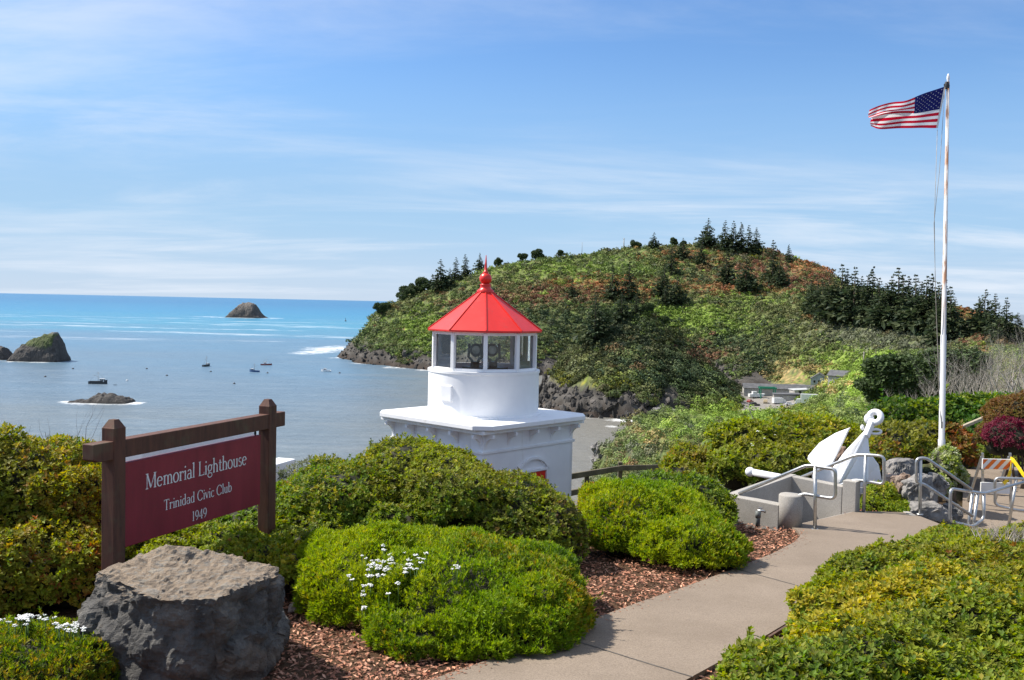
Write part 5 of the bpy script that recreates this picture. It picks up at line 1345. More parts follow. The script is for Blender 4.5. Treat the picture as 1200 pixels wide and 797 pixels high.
def bp(px, py, d): return P(px, py, d) - org
Zt = .60
def tz(px, py, z=None):
    z = Zt if z is None else z
    v_ = _F + _R * ((px - 600) / FPX) + _U * ((398.5 - py) / FPX); k = v_.z / v_.y; y = (z - CAMZ) / k
    return Vector((0, 0, CAMZ)) + v_ * (y / v_.y) - org
pts = [tz(112, 668, .56), tz(140, 656, .57), tz(190, 643, .64), tz(228, 641, .66), tz(262, 648, .64), tz(322, 666, .58), tz(328, 676, .55), tz(258, 700, .53), tz(212, 703, .52), tz(160, 684, .55)]
lo = [bp(102, 715, 5.75), bp(106, 750, 5.75), bp(118, 815, 5.65), bp(150, 845, 5.45), bp(205, 850, 5.35), bp(262, 838, 5.4), bp(300, 802, 5.6), bp(330, 762, 5.85), bp(337, 735, 6.0), bp(334, 700, 6.15), bp(320, 745, 6.6), bp(230, 720, 6.8), bp(120, 735, 6.5), bp(180, 700, 5.38), bp(250, 708, 5.36)]
boulder('boulder', 'big flat topped grey boulder with tan top in front of the sign', pts + lo, org, 3, .55, [M['boulder_stone']], sub=5)
# rockery beside the steps
M['rockery_stone'] = noisy('rockery_stone', (0.10, 0.098, 0.095), (0.30, 0.28, 0.26), 5, .9, bs=.8, bscale=22, bd=.03)
M['rockery_tan'] = noisy('rockery_tan', (0.20, 0.13, 0.09), (0.38, 0.31, 0.25), 4, .9, bs=.8, bscale=22, bd=.03)
def block(w, d, h, seed):
    r = random.Random(seed); return [(sx * w / 2 * r.uniform(.65, 1), sy * d / 2 * r.uniform(.65, 1), z * h * (1 if z == 0 else r.uniform(.75, 1.05))) for sx in (-1, -.2, .4, 1) for sy in (-1, 0, 1) for z in (0, .55, 1) if not (z == 1 and abs(sx) == 1 and abs(sy) == 1)]
for i, (px, py, d, w, h, mm, lab) in enumerate([(1074, 590, 13.0, 40, 36, 'rockery_stone', 'largest grey rockery boulder, beside the left rail of the steps'), (1060, 583, 13.1, 24, 30, 'rockery_tan', 'tan sided boulder left of the largest rockery boulder'), (1054, 560, 14.2, 36, 24, 'rockery_stone', 'grey boulder at the back of the rockery beside the anchor'), (1084, 603, 12.75, 54, 20, 'rockery_stone', 'low broad grey stone at the front foot of the rockery'), (1046, 570, 13.8, 26, 18, 'rockery_tan', 'small tan boulder just right of the white anchor'), (1112, 612, 12.9, 30, 26, 'rockery_stone', 'shaded grey stone under the sloping rail of the steps'), (1096, 574, 13.8, 26, 22, 'rockery_stone', 'grey stone behind the sloping rail below the flowering bush'), (985, 548, 15.0, 22, 28, 'rockery_tan', 'tan rock glimpsed between the two arms of the anchor')]):
    q = P(px, py, d); s = d / FPX
    boulder('rockery_boulder', lab, block(w * s, w * s * .8, h * s * 1.1, i + 4), q - Vector((0, 0, .06)), 10 + i, .6, [M[mm]], sub=3, group='rockery boulders')
# rock outcrops on the bluff edge above the inlet
for i, (px, py, d, w, h, lab) in enumerate([(768, 494, 80, 17, 17, 'pale rock knob standing on the green bluff crest above the inlet'), (789, 489, 82, 22, 11, 'low pale rock on the bluff crest right of the rock knob'), (755, 504, 78, 26, 12, 'grey rock ledge on the bluff left of the rock knob'), (701, 541, 66, 15, 22, 'grey rock spur at the seaward end of the bluff beside the inlet'), (712, 533, 70, 14, 12, 'small grey rock behind the seaward rock spur')]):
    q = P(px, py, d); s = d / FPX
    boulder('rock_outcrop', lab, block(w * s, w * s * .8, h * s * 1.3, i + 14), q - Vector((0, 0, .4)), 40 + i, .7, [M['rockery_stone']], sub=3, group='rock outcrops on the bluff')
# pale pebbles at the mulch edge
boulder('garden_stone', 'small pale stone on the mulch in front of the heather mound', block(.12, .1, .06, 2), G(347, 716), 31, .5, [M['rockery_tan']], sub=2)
boulder('garden_stone', 'little grey stone beside the path at the foot of the near heather', block(.07, .07, .06, 3), G(674, 728), 32, .5, [M['rockery_stone']], sub=2)

# ------------------------------------------------------------------ stair pit of the anchor: low concrete walls, bollard
def on_line(base, e, px):
    """point base + L*e seen at column px"""
    k = (px - 600) / FPX; L = (base.x - k * base.y) / (k * e.y - e.x); return base + e * L
pB, pR = PB.copy(), PR.copy()
pP = on_line(pB, E2, 853); pQ = on_line(pR, E2, 926)
zw = -0.075
en = thing('concrete_enclosure', 'low grey concrete walls round the stair pit in front of the anchor', 'wall', (pB.x, pB.y, zG(11.5) - 1.0))
O = en.location
def wall(a, b, th, z0, z1, z1b=None):
    d = (b - a); d.z = 0; n = Vector((-d.y, d.x, 0)).normalized() * th; z1b = z1 if z1b is None else z1b
    mb = MB(); A = Vector((a.x, a.y, 0)) - O; B = Vector((b.x, b.y, 0)) - O; A.z = B.z = 0
    mb.prism([A + Vector((0, 0, z0 - O.z)), B + Vector((0, 0, z0 - O.z)), B + Vector((0, 0, z1b - O.z)), A + Vector((0, 0, z1 - O.z))], n, bevel=.008); return mb.build('wall', M['concrete'], en)
th = .16
wall(pP, pB + E2 * .12, th, -1.6, zw, zw - .02)
wall(pQ, pP + (pQ - pP).normalized() * .0 + E2 * 0, th, -1.6, zw + .03, zw)
wall(pR + E2 * .17, pQ + (pQ - pR).normalized() * -.005, th, -1.6, zw - .02, zw + .03)
wall(pR + E2 * -.02, pR + E2 * .165, th, -1.6, zw + .07)
mb = MB()      # steps down and floor of the pit
for i in range(3):
    a = pB + E2 * (.30 * i + .05); b_ = pR + E2 * (.30 * i + .05); zt = zG(11.8) - .17 * (i + 1)
    p = [a + E1 * .02, b_ - E1 * .02, b_ - E1 * .02 + E2 * .30, a + E1 * .02 + E2 * .30]
    mb.prism([Vector((q.x, q.y, zt + (0.002 * i))) for q in p], (0, 0, -.9))
tag(mb.build('pit_steps', M['concrete']), kind='structure')
mb = MB(); a, b_ = pB + E1 * -.0, pR
mb.bar(Vector((a.x, a.y, zG(11.3) - .28)), Vector((b_.x, b_.y, zG(12.6) - .28)), .06, .56); tag(mb.build('step_edge', M['concrete']), kind='structure')
q = G(931, 619); t = thing('concrete_bollard', 'round concrete bollard at the end of the low pit wall', 'bollard', (q.x - .02, q.y + .12, zG(q.y) - .05))
mb = MB(); r_ = 25.5 * 11.4 / FPX / 2 + .01; h_ = .05 + (617 - 581) * 11.4 / FPX + .02
mb.lathe([(0, 0), (r_, 0), (r_, h_ - .018), (r_ - .012, h_ - .005), (r_ - .03, h_), (0, h_ + .002)], 40); mb.build('column', M['concrete'], t)
# water riser
q = G(888, 616); t = thing('water_tap', 'short grey standpipe tap standing in the bark mulch', 'tap', (q.x, q.y, zG(q.y) - .02))
M['pvc_grey'] = noisy('pvc_grey', (.10, .11, .11), (.18, .19, .18), 14, .6)
mb = MB(); mb.tube([(0, 0, 0), (0, 0, .19)], .028, 14); mb.tube([(0, 0, .12), (0, 0, .20)], .034, 14); mb.build('standpipe', M['pvc_grey'], t)
mb = MB(); mb.tube([(-.01, 0, .205), (.06, -.01, .205), (.085, -.012, .19)], .016, 10); mb.tube([(.03, 0, .21), (.03, 0, .235)], .01, 8); mb.box((.03, 0, .238), (.06, .014, .01), bevel=.003); mb.build('spout', M['steel'], t)

# ------------------------------------------------------------------ handrails: pipes with rounded corners
def rounded(pts, r=.05, n=5):
    pts = [Vector(p) for p in pts]; out = [pts[0]]
    for a, b, c in zip(pts[:-2], pts[1:-1], pts[2:]):
        u = (a - b); v = (c - b); rr = min(r, u.length * .45, v.length * .45); u.normalize(); v.normalize()
        p0 = b + u * rr; p1 = b + v * rr
        for k in range(n + 1):
            f = k / n; out.append((p0 * (1 - f) + b * f) * (1 - f) + (b * (1 - f) + p1 * f) * f)
    out.append(pts[-1]); return out
def handrail(label, rails, posts, r=.021):
    o0 = Vector(posts[0][0]); t = thing('handrail', label, 'handrail', o0, 0, 'steel pipe handrails')
    for k, rl in enumerate(rails):
        mb = MB(); mb.tube([p - o0 for p in rounded(rl, .075)], r, 12); mb.build('rail', M['steel'], t)
    for a, b in posts:
        mb = MB(); mb.tube([Vector(a) - o0, Vector(b) - o0], r * 1.02, 12); mb.lathe([(r * 2.2, 0), (r * 2.2, .012), (r * 1.1, .016)], 14, Vector(a) - o0); mb.build('post', M['steel'], t)
def rp(base, e, px, py):
    q = on_line(base, e, px); return P(px, py, q.y)
b1 = G(955, 621); b1.z = zG(b1.y); e2 = E2
off = b1.copy()
handrail('steel pipe handrail with looped end beside the concrete bollard',
 [[rp(b1, e2, 866, 578.5), rp(b1, e2, 946, 545), rp(b1, e2, 968, 548.5), rp(b1, e2, 979, 550), rp(b1, e2, 979, 585), rp(b1, e2, 955, 581), rp(b1, e2, 942, 578.5), rp(b1, e2, 880, 604)]],
 [(b1, rp(b1, e2, 955.5, 546.5))])
b2 = G(1012, 601); b2.z = zG(b2.y)
handrail('steel pipe handrail with looped end in front of the white anchor',
 [[rp(b2, e2, 884, 582), rp(b2, e2, 1003, 533), rp(b2, e2, 1024, 533.5), rp(b2, e2, 1036, 535), rp(b2, e2, 1036, 568), rp(b2, e2, 1014, 563.5), rp(b2, e2, 1000, 562.5), rp(b2, e2, 935, 589)]],
 [(b2, rp(b2, e2, 1014.5, 533.5))])
b3 = G(1078, 603); b3.z = zG(b3.y); e3 = Vector((1, -.02, 0))
handrail('steel pipe handrail sloping down the steps beside the rockery',
 [[rp(b3, e3, 1139, 574), rp(b3, e3, 1085, 536.5), rp(b3, e3, 1074, 537.5), rp(b3, e3, 1074, 565), rp(b3, e3, 1083, 567.5), rp(b3, e3, 1140, 605)]],
 [(b3, rp(b3, e3, 1079, 539))])
# the rail standing on the lower landing
c0 = Vector((6.2, 12.6, 0)); e4 = Vector((.86, .5, 0))
pz = lambda px: on_line(c0, e4, px)
pst = pz(1140); pst.z = LAND_Z
handrail('steel pipe handrail with looped end, nearest the big bush at right',
 [[rp(c0, e4, 1205, 563.5), rp(c0, e4, 1153, 578.5), rp(c0, e4, 1114, 572.5), rp(c0, e4, 1113, 611), rp(c0, e4, 1140, 617), rp(c0, e4, 1153, 608), rp(c0, e4, 1153, 579)]],
 [(pst, rp(c0, e4, 1140, 577)), (Vector((pz(1146).x, pz(1146).y, LAND_Z)), rp(c0, e4, 1146, 578.5))])
c1 = Vector((7.55, 14.2, 0)); e5 = Vector((.9, -.3, 0)); pz = lambda px: on_line(c1, e5, px)
handrail('steel pipe handrail loop in front of the striped barricade',
 [[rp(c1, e5, 1210, 561.5), rp(c1, e5, 1166, 560), rp(c1, e5, 1166, 592), rp(c1, e5, 1192, 598), rp(c1, e5, 1210, 599)]],
 [(Vector((pz(1191).x, pz(1191).y, LAND_Z)), rp(c1, e5, 1191, 562))])

# ------------------------------------------------------------------ the anchor
AD = 13.9
an = thing('anchor', 'huge white painted anchor with broad fluke and ring, leaning beside the pit', 'anchor', P(985, 580, AD))
AO = an.location
def ap_(px, py, d=AD): return P(px, py, d) - AO
def plate(name, poly, dvec, mat='white_anchor', bevel=.012, parent=None):
    mb = MB(); mb.prism(poly, dvec, bevel=bevel); return mb.build(name, M[mat], parent or an)
back = Vector((.02, .075, .02))
# near fluke: a thick pointed blade
plate('fluke', [ap_(995, 501.5, 13.95), ap_(978, 508, 14.0), ap_(960, 519, 14.0), ap_(947, 534, 13.9), ap_(946, 538, 13.85), ap_(951, 544, 13.75), ap_(972, 549, 13.6)], Vector((.07, .115, .0)))
# far fluke, mostly behind the shank
plate('fluke', [ap_(1012, 520, 14.6), ap_(1030, 545, 14.7), ap_(1034, 566, 14.6), ap_(1005, 572, 14.4), ap_(990, 560, 14.4)], Vector((.02, .07, .0)))
# shank: a long plate that widens to the crown, with a raised web down its middle
sh = plate('shank', [ap_(1012.5, 508.5), ap_(1017, 509.5), ap_(1019, 530, 13.85), ap_(1018, 560, 13.75), ap_(1015, 566, 13.7), ap_(980, 570, 13.55), ap_(971, 558, 13.5), ap_(990, 533, 13.7)], Vector((.02, .08, .03)))
mb = MB(); 
mb.prism([ap_(1013.2, 509, 13.88), ap_(1004, 534, 13.66), ap_(986, 567, 13.52), ap_(983, 566, 13.34), ap_(1000, 533, 13.50), ap_(1012, 509, 13.82)], Vector((.035, .012, 0)), bevel=.004); mb.build('web', M['white_anchor'], sh)
mb = MB(); mb.bar(ap_(1014.5, 512), ap_(1022, 494, 14.0), .085, .10, bevel=.02); mb.build('neck', M['white_anchor'], sh)
# ring head
c = ap_(1025.5, 489, 14.0); axis = Vector((-.55, -.75, .35)).normalized(); x_ = axis.orthogonal().normalized(); y_ = axis.cross(x_)
mb = MB(); mb.tube([c + (x_ * math.cos(a) + y_ * math.sin(a)) * .083 for a in [k * math.pi / 14 for k in range(28)]], .047, 14, close=True); mb.build('ring', M['white_anchor'], an)
mb = MB(); mb.ball(ap_(1018.5, 491, 14.06), (.075, .07, .085), 3); mb.ball(ap_(1010.5, 501, 14.0), (.03, .03, .045), 2); mb.build('boss', M['white_anchor'], an)
mb = MB(); c = ap_(1025, 505.5, 14.0); mb.tube([c + Vector((.085 * math.cos(a), -.03, .035 * math.sin(a))) for a in [k * math.pi / 10 for k in range(20)]], .019, 10, close=True); mb.build('shackle', M['white_anchor'], an)
# crown block and stock
plate('crown', [ap_(951, 572, 13.5), ap_(952, 556, 13.5), ap_(958, 548, 13.5), ap_(974, 551, 13.5), ap_(981, 571, 13.5)], Vector((.10, .25, 0)))
mb = MB(); a = ap_(879, 553, 14.6); b_ = ap_(985, 573, 13.75)
mb.tube([a, a.lerp(b_, .5), b_], .055, 16); mb.ball(a, .075, 3); mb.build('stock', M['white_anchor'], an)
mb = MB(); mb.box(ap_(985, 582, 13.75) + Vector((0, 0, -.08)), (.9, .5, .36), bevel=.02); mb.build('plinth', M['concrete'], an)

# ------------------------------------------------------------------ flagpole and flag
FD = 17.0
fb = P(1103.5, 546, FD); ft = P(1111, 96, FD); fbz = ground_at(fb.x, fb.y) - .05
m, t, b, o = new_mat('pole_paint'); v = coords(t, (6, 6, .9)); n = noise(t, v, 2.2, 7, .65); sp_ = t.nodes.new('ShaderNodeSeparateXYZ'); tc_ = t.nodes.new('ShaderNodeTexCoord'); t.links.new(tc_.outputs['Object'], sp_.inputs[0])
rust = mathn(t, 'MULTIPLY', mrange(t, n, .42, .60), mrange(t, sp_.outputs[2], 2.6, 3.9))
t.links.new(mixc(t, rust, (.60, .60, .60), (.30, .15, .085)), b.inputs['Base Color']); b.inputs['Roughness'].default_value = .5; M['pole_paint'] = m
fp = thing('flagpole', 'tall white flagpole streaked with rust, standing behind the rockery', 'flagpole', (fb.x, fb.y, fbz))
FO = fp.location; tp = ft - FO; lowp = Vector((0, 0, 0)); k = (tp.z) / (ft.z - fb.z)
lean = Vector((tp.x, tp.y, tp.z))
mb = MB(); mb.tube([lowp, lean * .12, lean * .121, lean * .38, lean * .381, lean], [.063, .062, .052, .050, .042, .026], 20); mb.build('shaft', M['pole_paint'], fp)
mb = MB(); mb.lathe([(.045, 0), (.05, .05), (.03, .12)], 14, lean + Vector((-.02, 0, -.12))); mb.bar(lean + Vector((0, 0, -.05)), lean + Vector((-.07, 0, -.06)), .04, .05, bevel=.01); mb.build('truck', M['dark_metal'], fp)
mb = MB(); mb.lathe([(.018, -.02), (.02, .03), (.028, .06), (.024, .10), (.012, .14), (0, .15)], 14, lean); mb.build('finial', M['white_paint'], fp)
mb = MB()
hx = [P(px, py, FD) - FO for px, py in ((1108.5, 100), (1107.5, 102))]
mb.tube([lean + Vector((-.06, -.02, -.1)), P(1101, 200, FD) - FO, P(1094.5, 262, FD) - FO, P(1097, 360, FD) - FO, P(1102, 470, FD) - FO, P(1103.5, 500, FD - .06) - FO], .0045, 5)
mb.tube([P(1098.5, 152, FD) - FO, P(1095, 256, FD) - FO, P(1096, 330, FD) - FO, P(1101, 470, FD) - FO, P(1103, 500, FD - .06) - FO], .0045, 5)
mb.tube([P(1107.5, 101, FD) - FO, lean + Vector((-.06, -.02, -.08))], .0045, 5)
mb.build('halyard', M['dead_wood'], fp)
mb = MB(); mb.bar(P(1103.6, 502, FD - .07) - FO, P(1103.8, 494, FD - .07) - FO, .02, .03, bevel=.004); mb.build('cleat', M['steel'], fp)
# the flag: cloth blown to the left, its fly end folded down
M['flag_red'] = leaf_mat('flag_red', .25, .8, .1); M['flag_white'] = M['flag_red']; 
c_tl, c_tr = P(1022.5, 128, FD - .05), P(1107, 101.5, FD)          # upper edge: fly, hoist
c_bl, c_br = P(1018, 149, FD + .05), P(1098, 150, FD)
HUE = {'r': (.50, .022, .045), 'w': (.80, .79, .80), 'b': (.022, .026, .17)}
def flag_pt(u, v):
    """u: 0 at the hoist to 1 at the fly; v: 0 at the top to 1 at the bottom"""
    top = c_tr.lerp(c_tl, u); bot = c_br.lerp(c_bl, u)
    vv = v ** (1 + .55 * u * u) if v > 0 else 0
    p = top.lerp(bot, v)
    y = .10 * math.sin(u * 7.5 + v * 2.4) * (.15 + u) + .05 * math.sin(u * 15 - v * 4) * u
    z = .035 * math.sin(u * 9 + v * 2) * u * (1 - v) * 1.2 + (-.05 * math.sin(math.pi * u) * (1 - v) * .3)
    fold = .06 * math.exp(-((v - .42 - .12 * u) / .12) ** 2) * sstep(np.array([u]), .35, .7)[0]
    return p + Vector((0, y - fold * 2.2, z + fold * .5 - .015 * v * math.sin(3 * u)))
def flag_n(u, v):
    a = flag_pt(min(1, u + .01), v) - flag_pt(u - .01, v); b = flag_pt(u, min(1, v + .01)) - flag_pt(u, v - .01); return a.cross(b).normalized()
nu, nv = 60, 39
V = []; Cc = []; F4 = []
for j in range(13):
    for i in range(nu + 1):
        for q in range(4): V.append(flag_pt(i / nu, (j + q / 3) / 13))
    for i in range(nu):
        for q in range(3):
            a = (j * (nu + 1) + i) * 4 + q; F4.append((a, a + 1, a + 5, a + 4))
    for i in range(nu + 1):
        for q in range(4): Cc.append(HUE['r' if j % 2 == 0 else 'w'])
FLO = c_tr.copy()
flag = thing('flag', 'flag of red and white stripes with starred blue canton, flying from the pole', 'flag', FLO)
cloth = link('cloth', mesh_np('cloth', np.array([v[:] for v in V]) - np.array(FLO[:]), F4, mats=[M['flag_red']], col=np.array(Cc), smooth=True), flag)
V = []; F4 = []; nu2, nv2 = 26, 22; F3 = []; Cc = []
for s_ in (-1, 1):
    o_ = len(V)
    for i in range(nu2 + 1):
        for j in range(nv2 + 1):
            u, v = .41 * i / nu2, 7 / 13 * j / nv2; V.append(flag_pt(u, v) + flag_n(u, v) * .004 * s_); Cc.append(HUE['b'])
    for i in range(nu2):
        for j in range(nv2): a = o_ + i * (nv2 + 1) + j; F4.append((a, a + 1, a + nv2 + 2, a + nv2 + 1))
canton = link('canton', mesh_np('canton', np.array([v[:] for v in V]) - np.array(FLO[:]), F4, mats=[M['flag_red']], col=np.array(Cc), smooth=True), flag)
V = []; F3 = []; Cc = []
for r_ in range(9):
    for c_ in range(11):
        if (r_ + c_) % 2: continue
        u0 = .41 * (c_ + 1) / 12; v0 = 7 / 13 * (r_ + 1) / 10
        for s_ in (-1, 1):
            o_ = len(V); n_ = flag_n(u0, v0)
            V.append(flag_pt(u0, v0) + n_ * .008 * s_); Cc.append(HUE['w'])
            for k in range(10):
                rr = .0165 if k % 2 == 0 else .0068; a = math.pi / 2 + k * math.pi / 5
                u, v = u0 + rr * math.cos(a) * .62, v0 - rr * math.sin(a); V.append(flag_pt(u, v) + flag_n(u0, v0) * .008 * s_); Cc.append(HUE['w'])
            for k in range(10): F3.append((o_, o_ + 1 + k, o_ + 1 + (k + 1) % 10))
link('stars', mesh_np('stars', np.array([v[:] for v in V]) - np.array(FLO[:]), None, F3, mats=[M['flag_red']], col=np.array(Cc)), canton)
mb = MB(); mb.bar(flag_pt(0, 0) - FLO + Vector((.005, 0, 0)), flag_pt(0, 1) - FLO + Vector((.005, 0, 0)), .012, .03); mb.build('heading', M['hull_white'], flag)

# ------------------------------------------------------------------ barricade with warning tape
M['orange_sheet'] = noisy('orange_sheet', (.72, .13, .015), (.82, .18, .02), 8, .4); M['white_sheet'] = noisy('white_sheet', (.70, .70, .70), (.78, .78, .77), 8, .5)
M['tape_yellow'] = noisy('tape_yellow', (.75, .52, .01), (.85, .60, .02), 8, .4)
BD = 15.5; q0 = P(1150, 600, BD); bz = LAND_Z
bc = thing('barricade', 'folding barricade with orange and white striped board on the lower path', 'barricade', (q0.x, BD, bz))
def bq(px, py, d=BD): return P(px, py, d) - bc.location
s = BD / FPX
for px, dy in ((1152, 0), (1184.5, .0), (1153, .55), (1185, .55)):
    tp_ = bq(px, 531 if dy == 0 else 536, BD); bt = Vector((bq(px, 598).x, dy, 0)); mb = MB(); mb.bar(bt, Vector((tp_.x, .02 if dy == 0 else .07, tp_.z)), .035, .035, up=Vector((0, 1, 0)), bevel=.004); mb.build('leg', M['steel'], bc)
zl_, zh = bq(1165, 549.5).z, bq(1165, 537.5).z; x0, x1 = bq(1150, 540).x, bq(1186, 540).x
mb = MB(); mb.box(((x0 + x1) / 2, -.03, (zl_ + zh) / 2), (x1 - x0, .03, zh - zl_), bevel=.005); brd = mb.build('striped_board', M['white_sheet'], bc)
mb = MB(); w = (x1 - x0); k = 0
for i in range(-1, 4):
    a = x0 + w * (i * .30) + .02; h = zh - zl_ - .008
    pl = []
    for x, z in ((a, 0), (a + w * .15, 0), (a + w * .15 + h * .9, h), (a + h * .9, h)): pl.append((x, z))
    out = []
    # clip to the board
    def clip(pl, lim, keep):
        res = []
        for (p, q) in zip(pl, pl[1:] + pl[:1]):
            ip, iq = keep(p[0]), keep(q[0])
            if ip: res.append(p)
            if ip != iq: f = (lim - p[0]) / (q[0] - p[0]); res.append((lim, p[1] + (q[1] - p[1]) * f))
        return res
    pl = clip(pl, x0 + .006, lambda x: x >= x0 + .006)
    if len(pl) > 2: pl = clip(pl, x1 - .006, lambda x: x <= x1 - .006)
    if len(pl) > 2: mb.poly([(x, -.0475, zl_ + .004 + z) for x, z in pl])
mb.build('stripe', M['orange_sheet'], brd)
zl_, zh = bq(1165, 578).z, bq(1165, 565).z; x0, x1 = bq(1148, 570).x, bq(1182, 570).x
mb = MB(); mb.box(((x0 + x1) / 2, -.03, (zl_ + zh) / 2), (x1 - x0, .03, zh - zl_), bevel=.005); mb.build('lower_board', M['white_sheet'], bc)
t = thing('warning_tape', 'yellow warning tape tied to the barricade and trailing to the right', 'tape', bq(1186, 538) + bc.location)
mb = MB(); pts = [bq(px, py, d) + bc.location - t.location for px, py, d in ((1184, 537.5, BD - .02), (1188, 540, BD - .1), (1193, 547, BD - .3), (1199, 556, BD - .5), (1208, 566, BD - .9), (1220, 575, BD - 1.3))]
for a, b_ in zip(pts[:-1], pts[1:]): mb.bar(a, b_, .006, .075)
mb.build('ribbon', M['tape_yellow'], t)
mb = MB(); pts = [bq(px, py, d) + bc.location - t.location for px, py, d in ((1186, 540, BD - .04), (1184, 552, BD - .07), (1181, 562, BD - .08), (1176, 567, BD - .09))]
for a, b_ in zip(pts[:-1], pts[1:]): mb.bar(a, b_, .006, .06)
mb.build('loose_end', M['tape_yellow'], t)

# ------------------------------------------------------------------ timber fence and wooden rail
M['fence_wood'] = noisy('fence_wood', (.075, .062, .038), (.15, .125, .08), 6, .9, bs=.4, bscale=30, stretch=(.4, .4, 1))
fe = thing('timber_fence', 'weathered two rail timber fence on the bluff edge right of the lighthouse', 'fence', P(675, 600, 20))
fq = lambda px, py, d: P(px, py, d) - fe.location
for a, b_ in (((668, 558.5, 19.5), (729, 548.5, 21)), ((729, 548.5, 21), (771, 547.5, 22.3)), ((668, 578, 19.5), (733, 564.5, 21)), ((729, 565, 21), (771, 561, 22.3))):
    mb = MB(); mb.bar(fq(*a), fq(*b_), .06, .12, bevel=.008); mb.build('rail', M['fence_wood'], fe)
for px, py, d, hb in ((688, 557, 19.98, 606), (727.5, 542, 21.03, 598), (768, 551, 22.3, 590)):
    a = fq(px, py, d); mb = MB(); mb.bar(Vector((a.x, a.y + .09, a.z - 1.5)), a + Vector((0, .09, 0)), .10, .10, up=Vector((0, 1, 0)), bevel=.01); mb.build('post', M['fence_wood'], fe)
q = P(793, 547, 22.5); t = thing('timber_post', 'thick dark timber post standing right of the two rail fence', 'post', q - Vector((0, 0, 1.2)))
mb = MB(); mb.prism([(-.12, -.12, 0), (.12, -.12, 0), (.12, .12, 0), (-.12, .12, 0)], (0, 0, 1.2), bevel=.02); mb.build('shaft', M['sign_timber'], t)
t = thing('wooden_handrail', 'pale wooden handrail climbing past the green hedge behind the flagpole', 'handrail', P(1121, 520, 20.5))
hq = lambda px, py, d: P(px, py, d) - t.location
M['pale_wood'] = noisy('pale_wood', (.30, .25, .17), (.45, .38, .27), 8, .8)
mb = MB(); mb.bar(hq(1113, 506.5, 20), hq(1162, 486, 21.5), .07, .07, bevel=.01); mb.build('rail', M['pale_wood'], t)
mb = MB(); mb.bar(hq(1121.5, 525, 20.3), hq(1121.5, 504.5, 20.3), .10, .10, up=Vector((0, 1, 0)), bevel=.01); mb.build('post', M['bark'], t)

# ------------------------------------------------------------------ planting
YG, GR, DG, OL, RE, YE = (0.25, 0.30, 0.024), (0.115, 0.195, 0.018), (0.036, 0.070, 0.013), (0.185, 0.185, 0.024), (0.32, 0.10, 0.032), (0.45, 0.36, 0.028)
LEAF = dict(leaf=.037, wid=.020, k=6)
shrub('leafy_shrub', 'tall dark shrub with yellow green tips at the left picture edge', [lob(28, 605, 7.9, 100, 98, .85), lob(98, 598, 8.0, 60, 78, .8), lob(-70, 610, 7.5, 110, 100, .9), lob(70, 665, 7.35, 80, 70, .6), lob(10, 560, 8.2, 60, 52, .6), lob(-30, 690, 7.0, 90, 80, .6)], [YG, GR, OL, YE, RE, DG], [1.0, .8, 1.2, .5, .28, .6], dens=1150, seed=3, lump=.2, **LEAF)
shrub('leafy_shrub', 'low yellow green shrub spreading behind the boulder under the sign board', [lob(190, 655, 7.7, 60, 34, .5), lob(255, 650, 8.0, 60, 38, .6), lob(318, 664, 7.9, 44, 34, .4), lob(345, 668, 7.6, 22, 26, .3)], [YG, GR, OL, RE, YE], [1.2, .8, .9, .35, .5], dens=1300, seed=4, lump=.2, **LEAF)
shrub('leafy_shrub', 'mid green shrub behind the sign, left of the big rounded hedge', [lob(225, 622, 9.6, 95, 48, .8), lob(310, 615, 9.5, 60, 42, .7), lob(170, 605, 10.2, 60, 50, .7), lob(345, 600, 10.0, 45, 36, .7)], [GR, YG, OL, RE, YE], [1, .9, 1.0, .2, .25], dens=950, seed=5, lump=.2, **LEAF)
shrub('clipped_hedge', 'big rounded olive green hedge in front of the lighthouse', [lob(398, 590, 9.4, 72, 52, .8), lob(470, 566, 9.9, 70, 46, .9), lob(530, 580, 9.5, 80, 52, .85), lob(380, 630, 8.9, 66, 42, .6), lob(455, 630, 9.0, 80, 46, .6), lob(540, 640, 9.1, 70, 46, .6), lob(505, 552, 10.0, 60, 32, .6)], [OL, YG, GR, YE, RE, DG], [1.25, 1.0, .8, .45, .16, .5], dens=1150, seed=6, lump=.16, **LEAF)
shrub('leafy_shrub', 'dark bronze tinged shrub at the right end of the big rounded hedge', [lob(592, 599, 9.45, 64, 43, .8), lob(645, 626, 9.2, 44, 48, .65), lob(600, 645, 9.0, 60, 40, .55)], [OL, DG, (0.16, .085, .035), YG, (0.11, .05, .03), GR], [1.0, 1.0, .9, .7, .8, .4], dens=950, seed=36, lump=.2, **LEAF)
HE = [(0.225, 0.320, 0.012), (0.150, 0.250, 0.012), (0.34, 0.38, 0.016), (0.36, 0.24, 0.03), (0.06, 0.12, 0.012)]
shrub('heather_mound', 'bright green heather mound with white flowers beside the bark mulch', [lob(438, 684, 7.5, 92, 62, .85), lob(550, 700, 7.05, 128, 62, .95), lob(520, 668, 7.8, 120, 42, .7), lob(622, 722, 6.75, 72, 50, .6), lob(390, 664, 7.75, 40, 42, .45), lob(505, 738, 6.5, 78, 40, .5), lob(575, 742, 6.45, 78, 38, .45), lob(620, 676, 7.5, 60, 34, .5), lob(480, 700, 6.95, 70, 52, .5)], HE, [1.2, 1, .9, .3, .6], leaf=.034, wid=.0095, k=6, spread=(8, 52), dens=3000, seed=7, lump=.11, lfreq=9, up=.9, depth=.07, core=.66, freq=3.5, pit=.07, contrast=1.3)
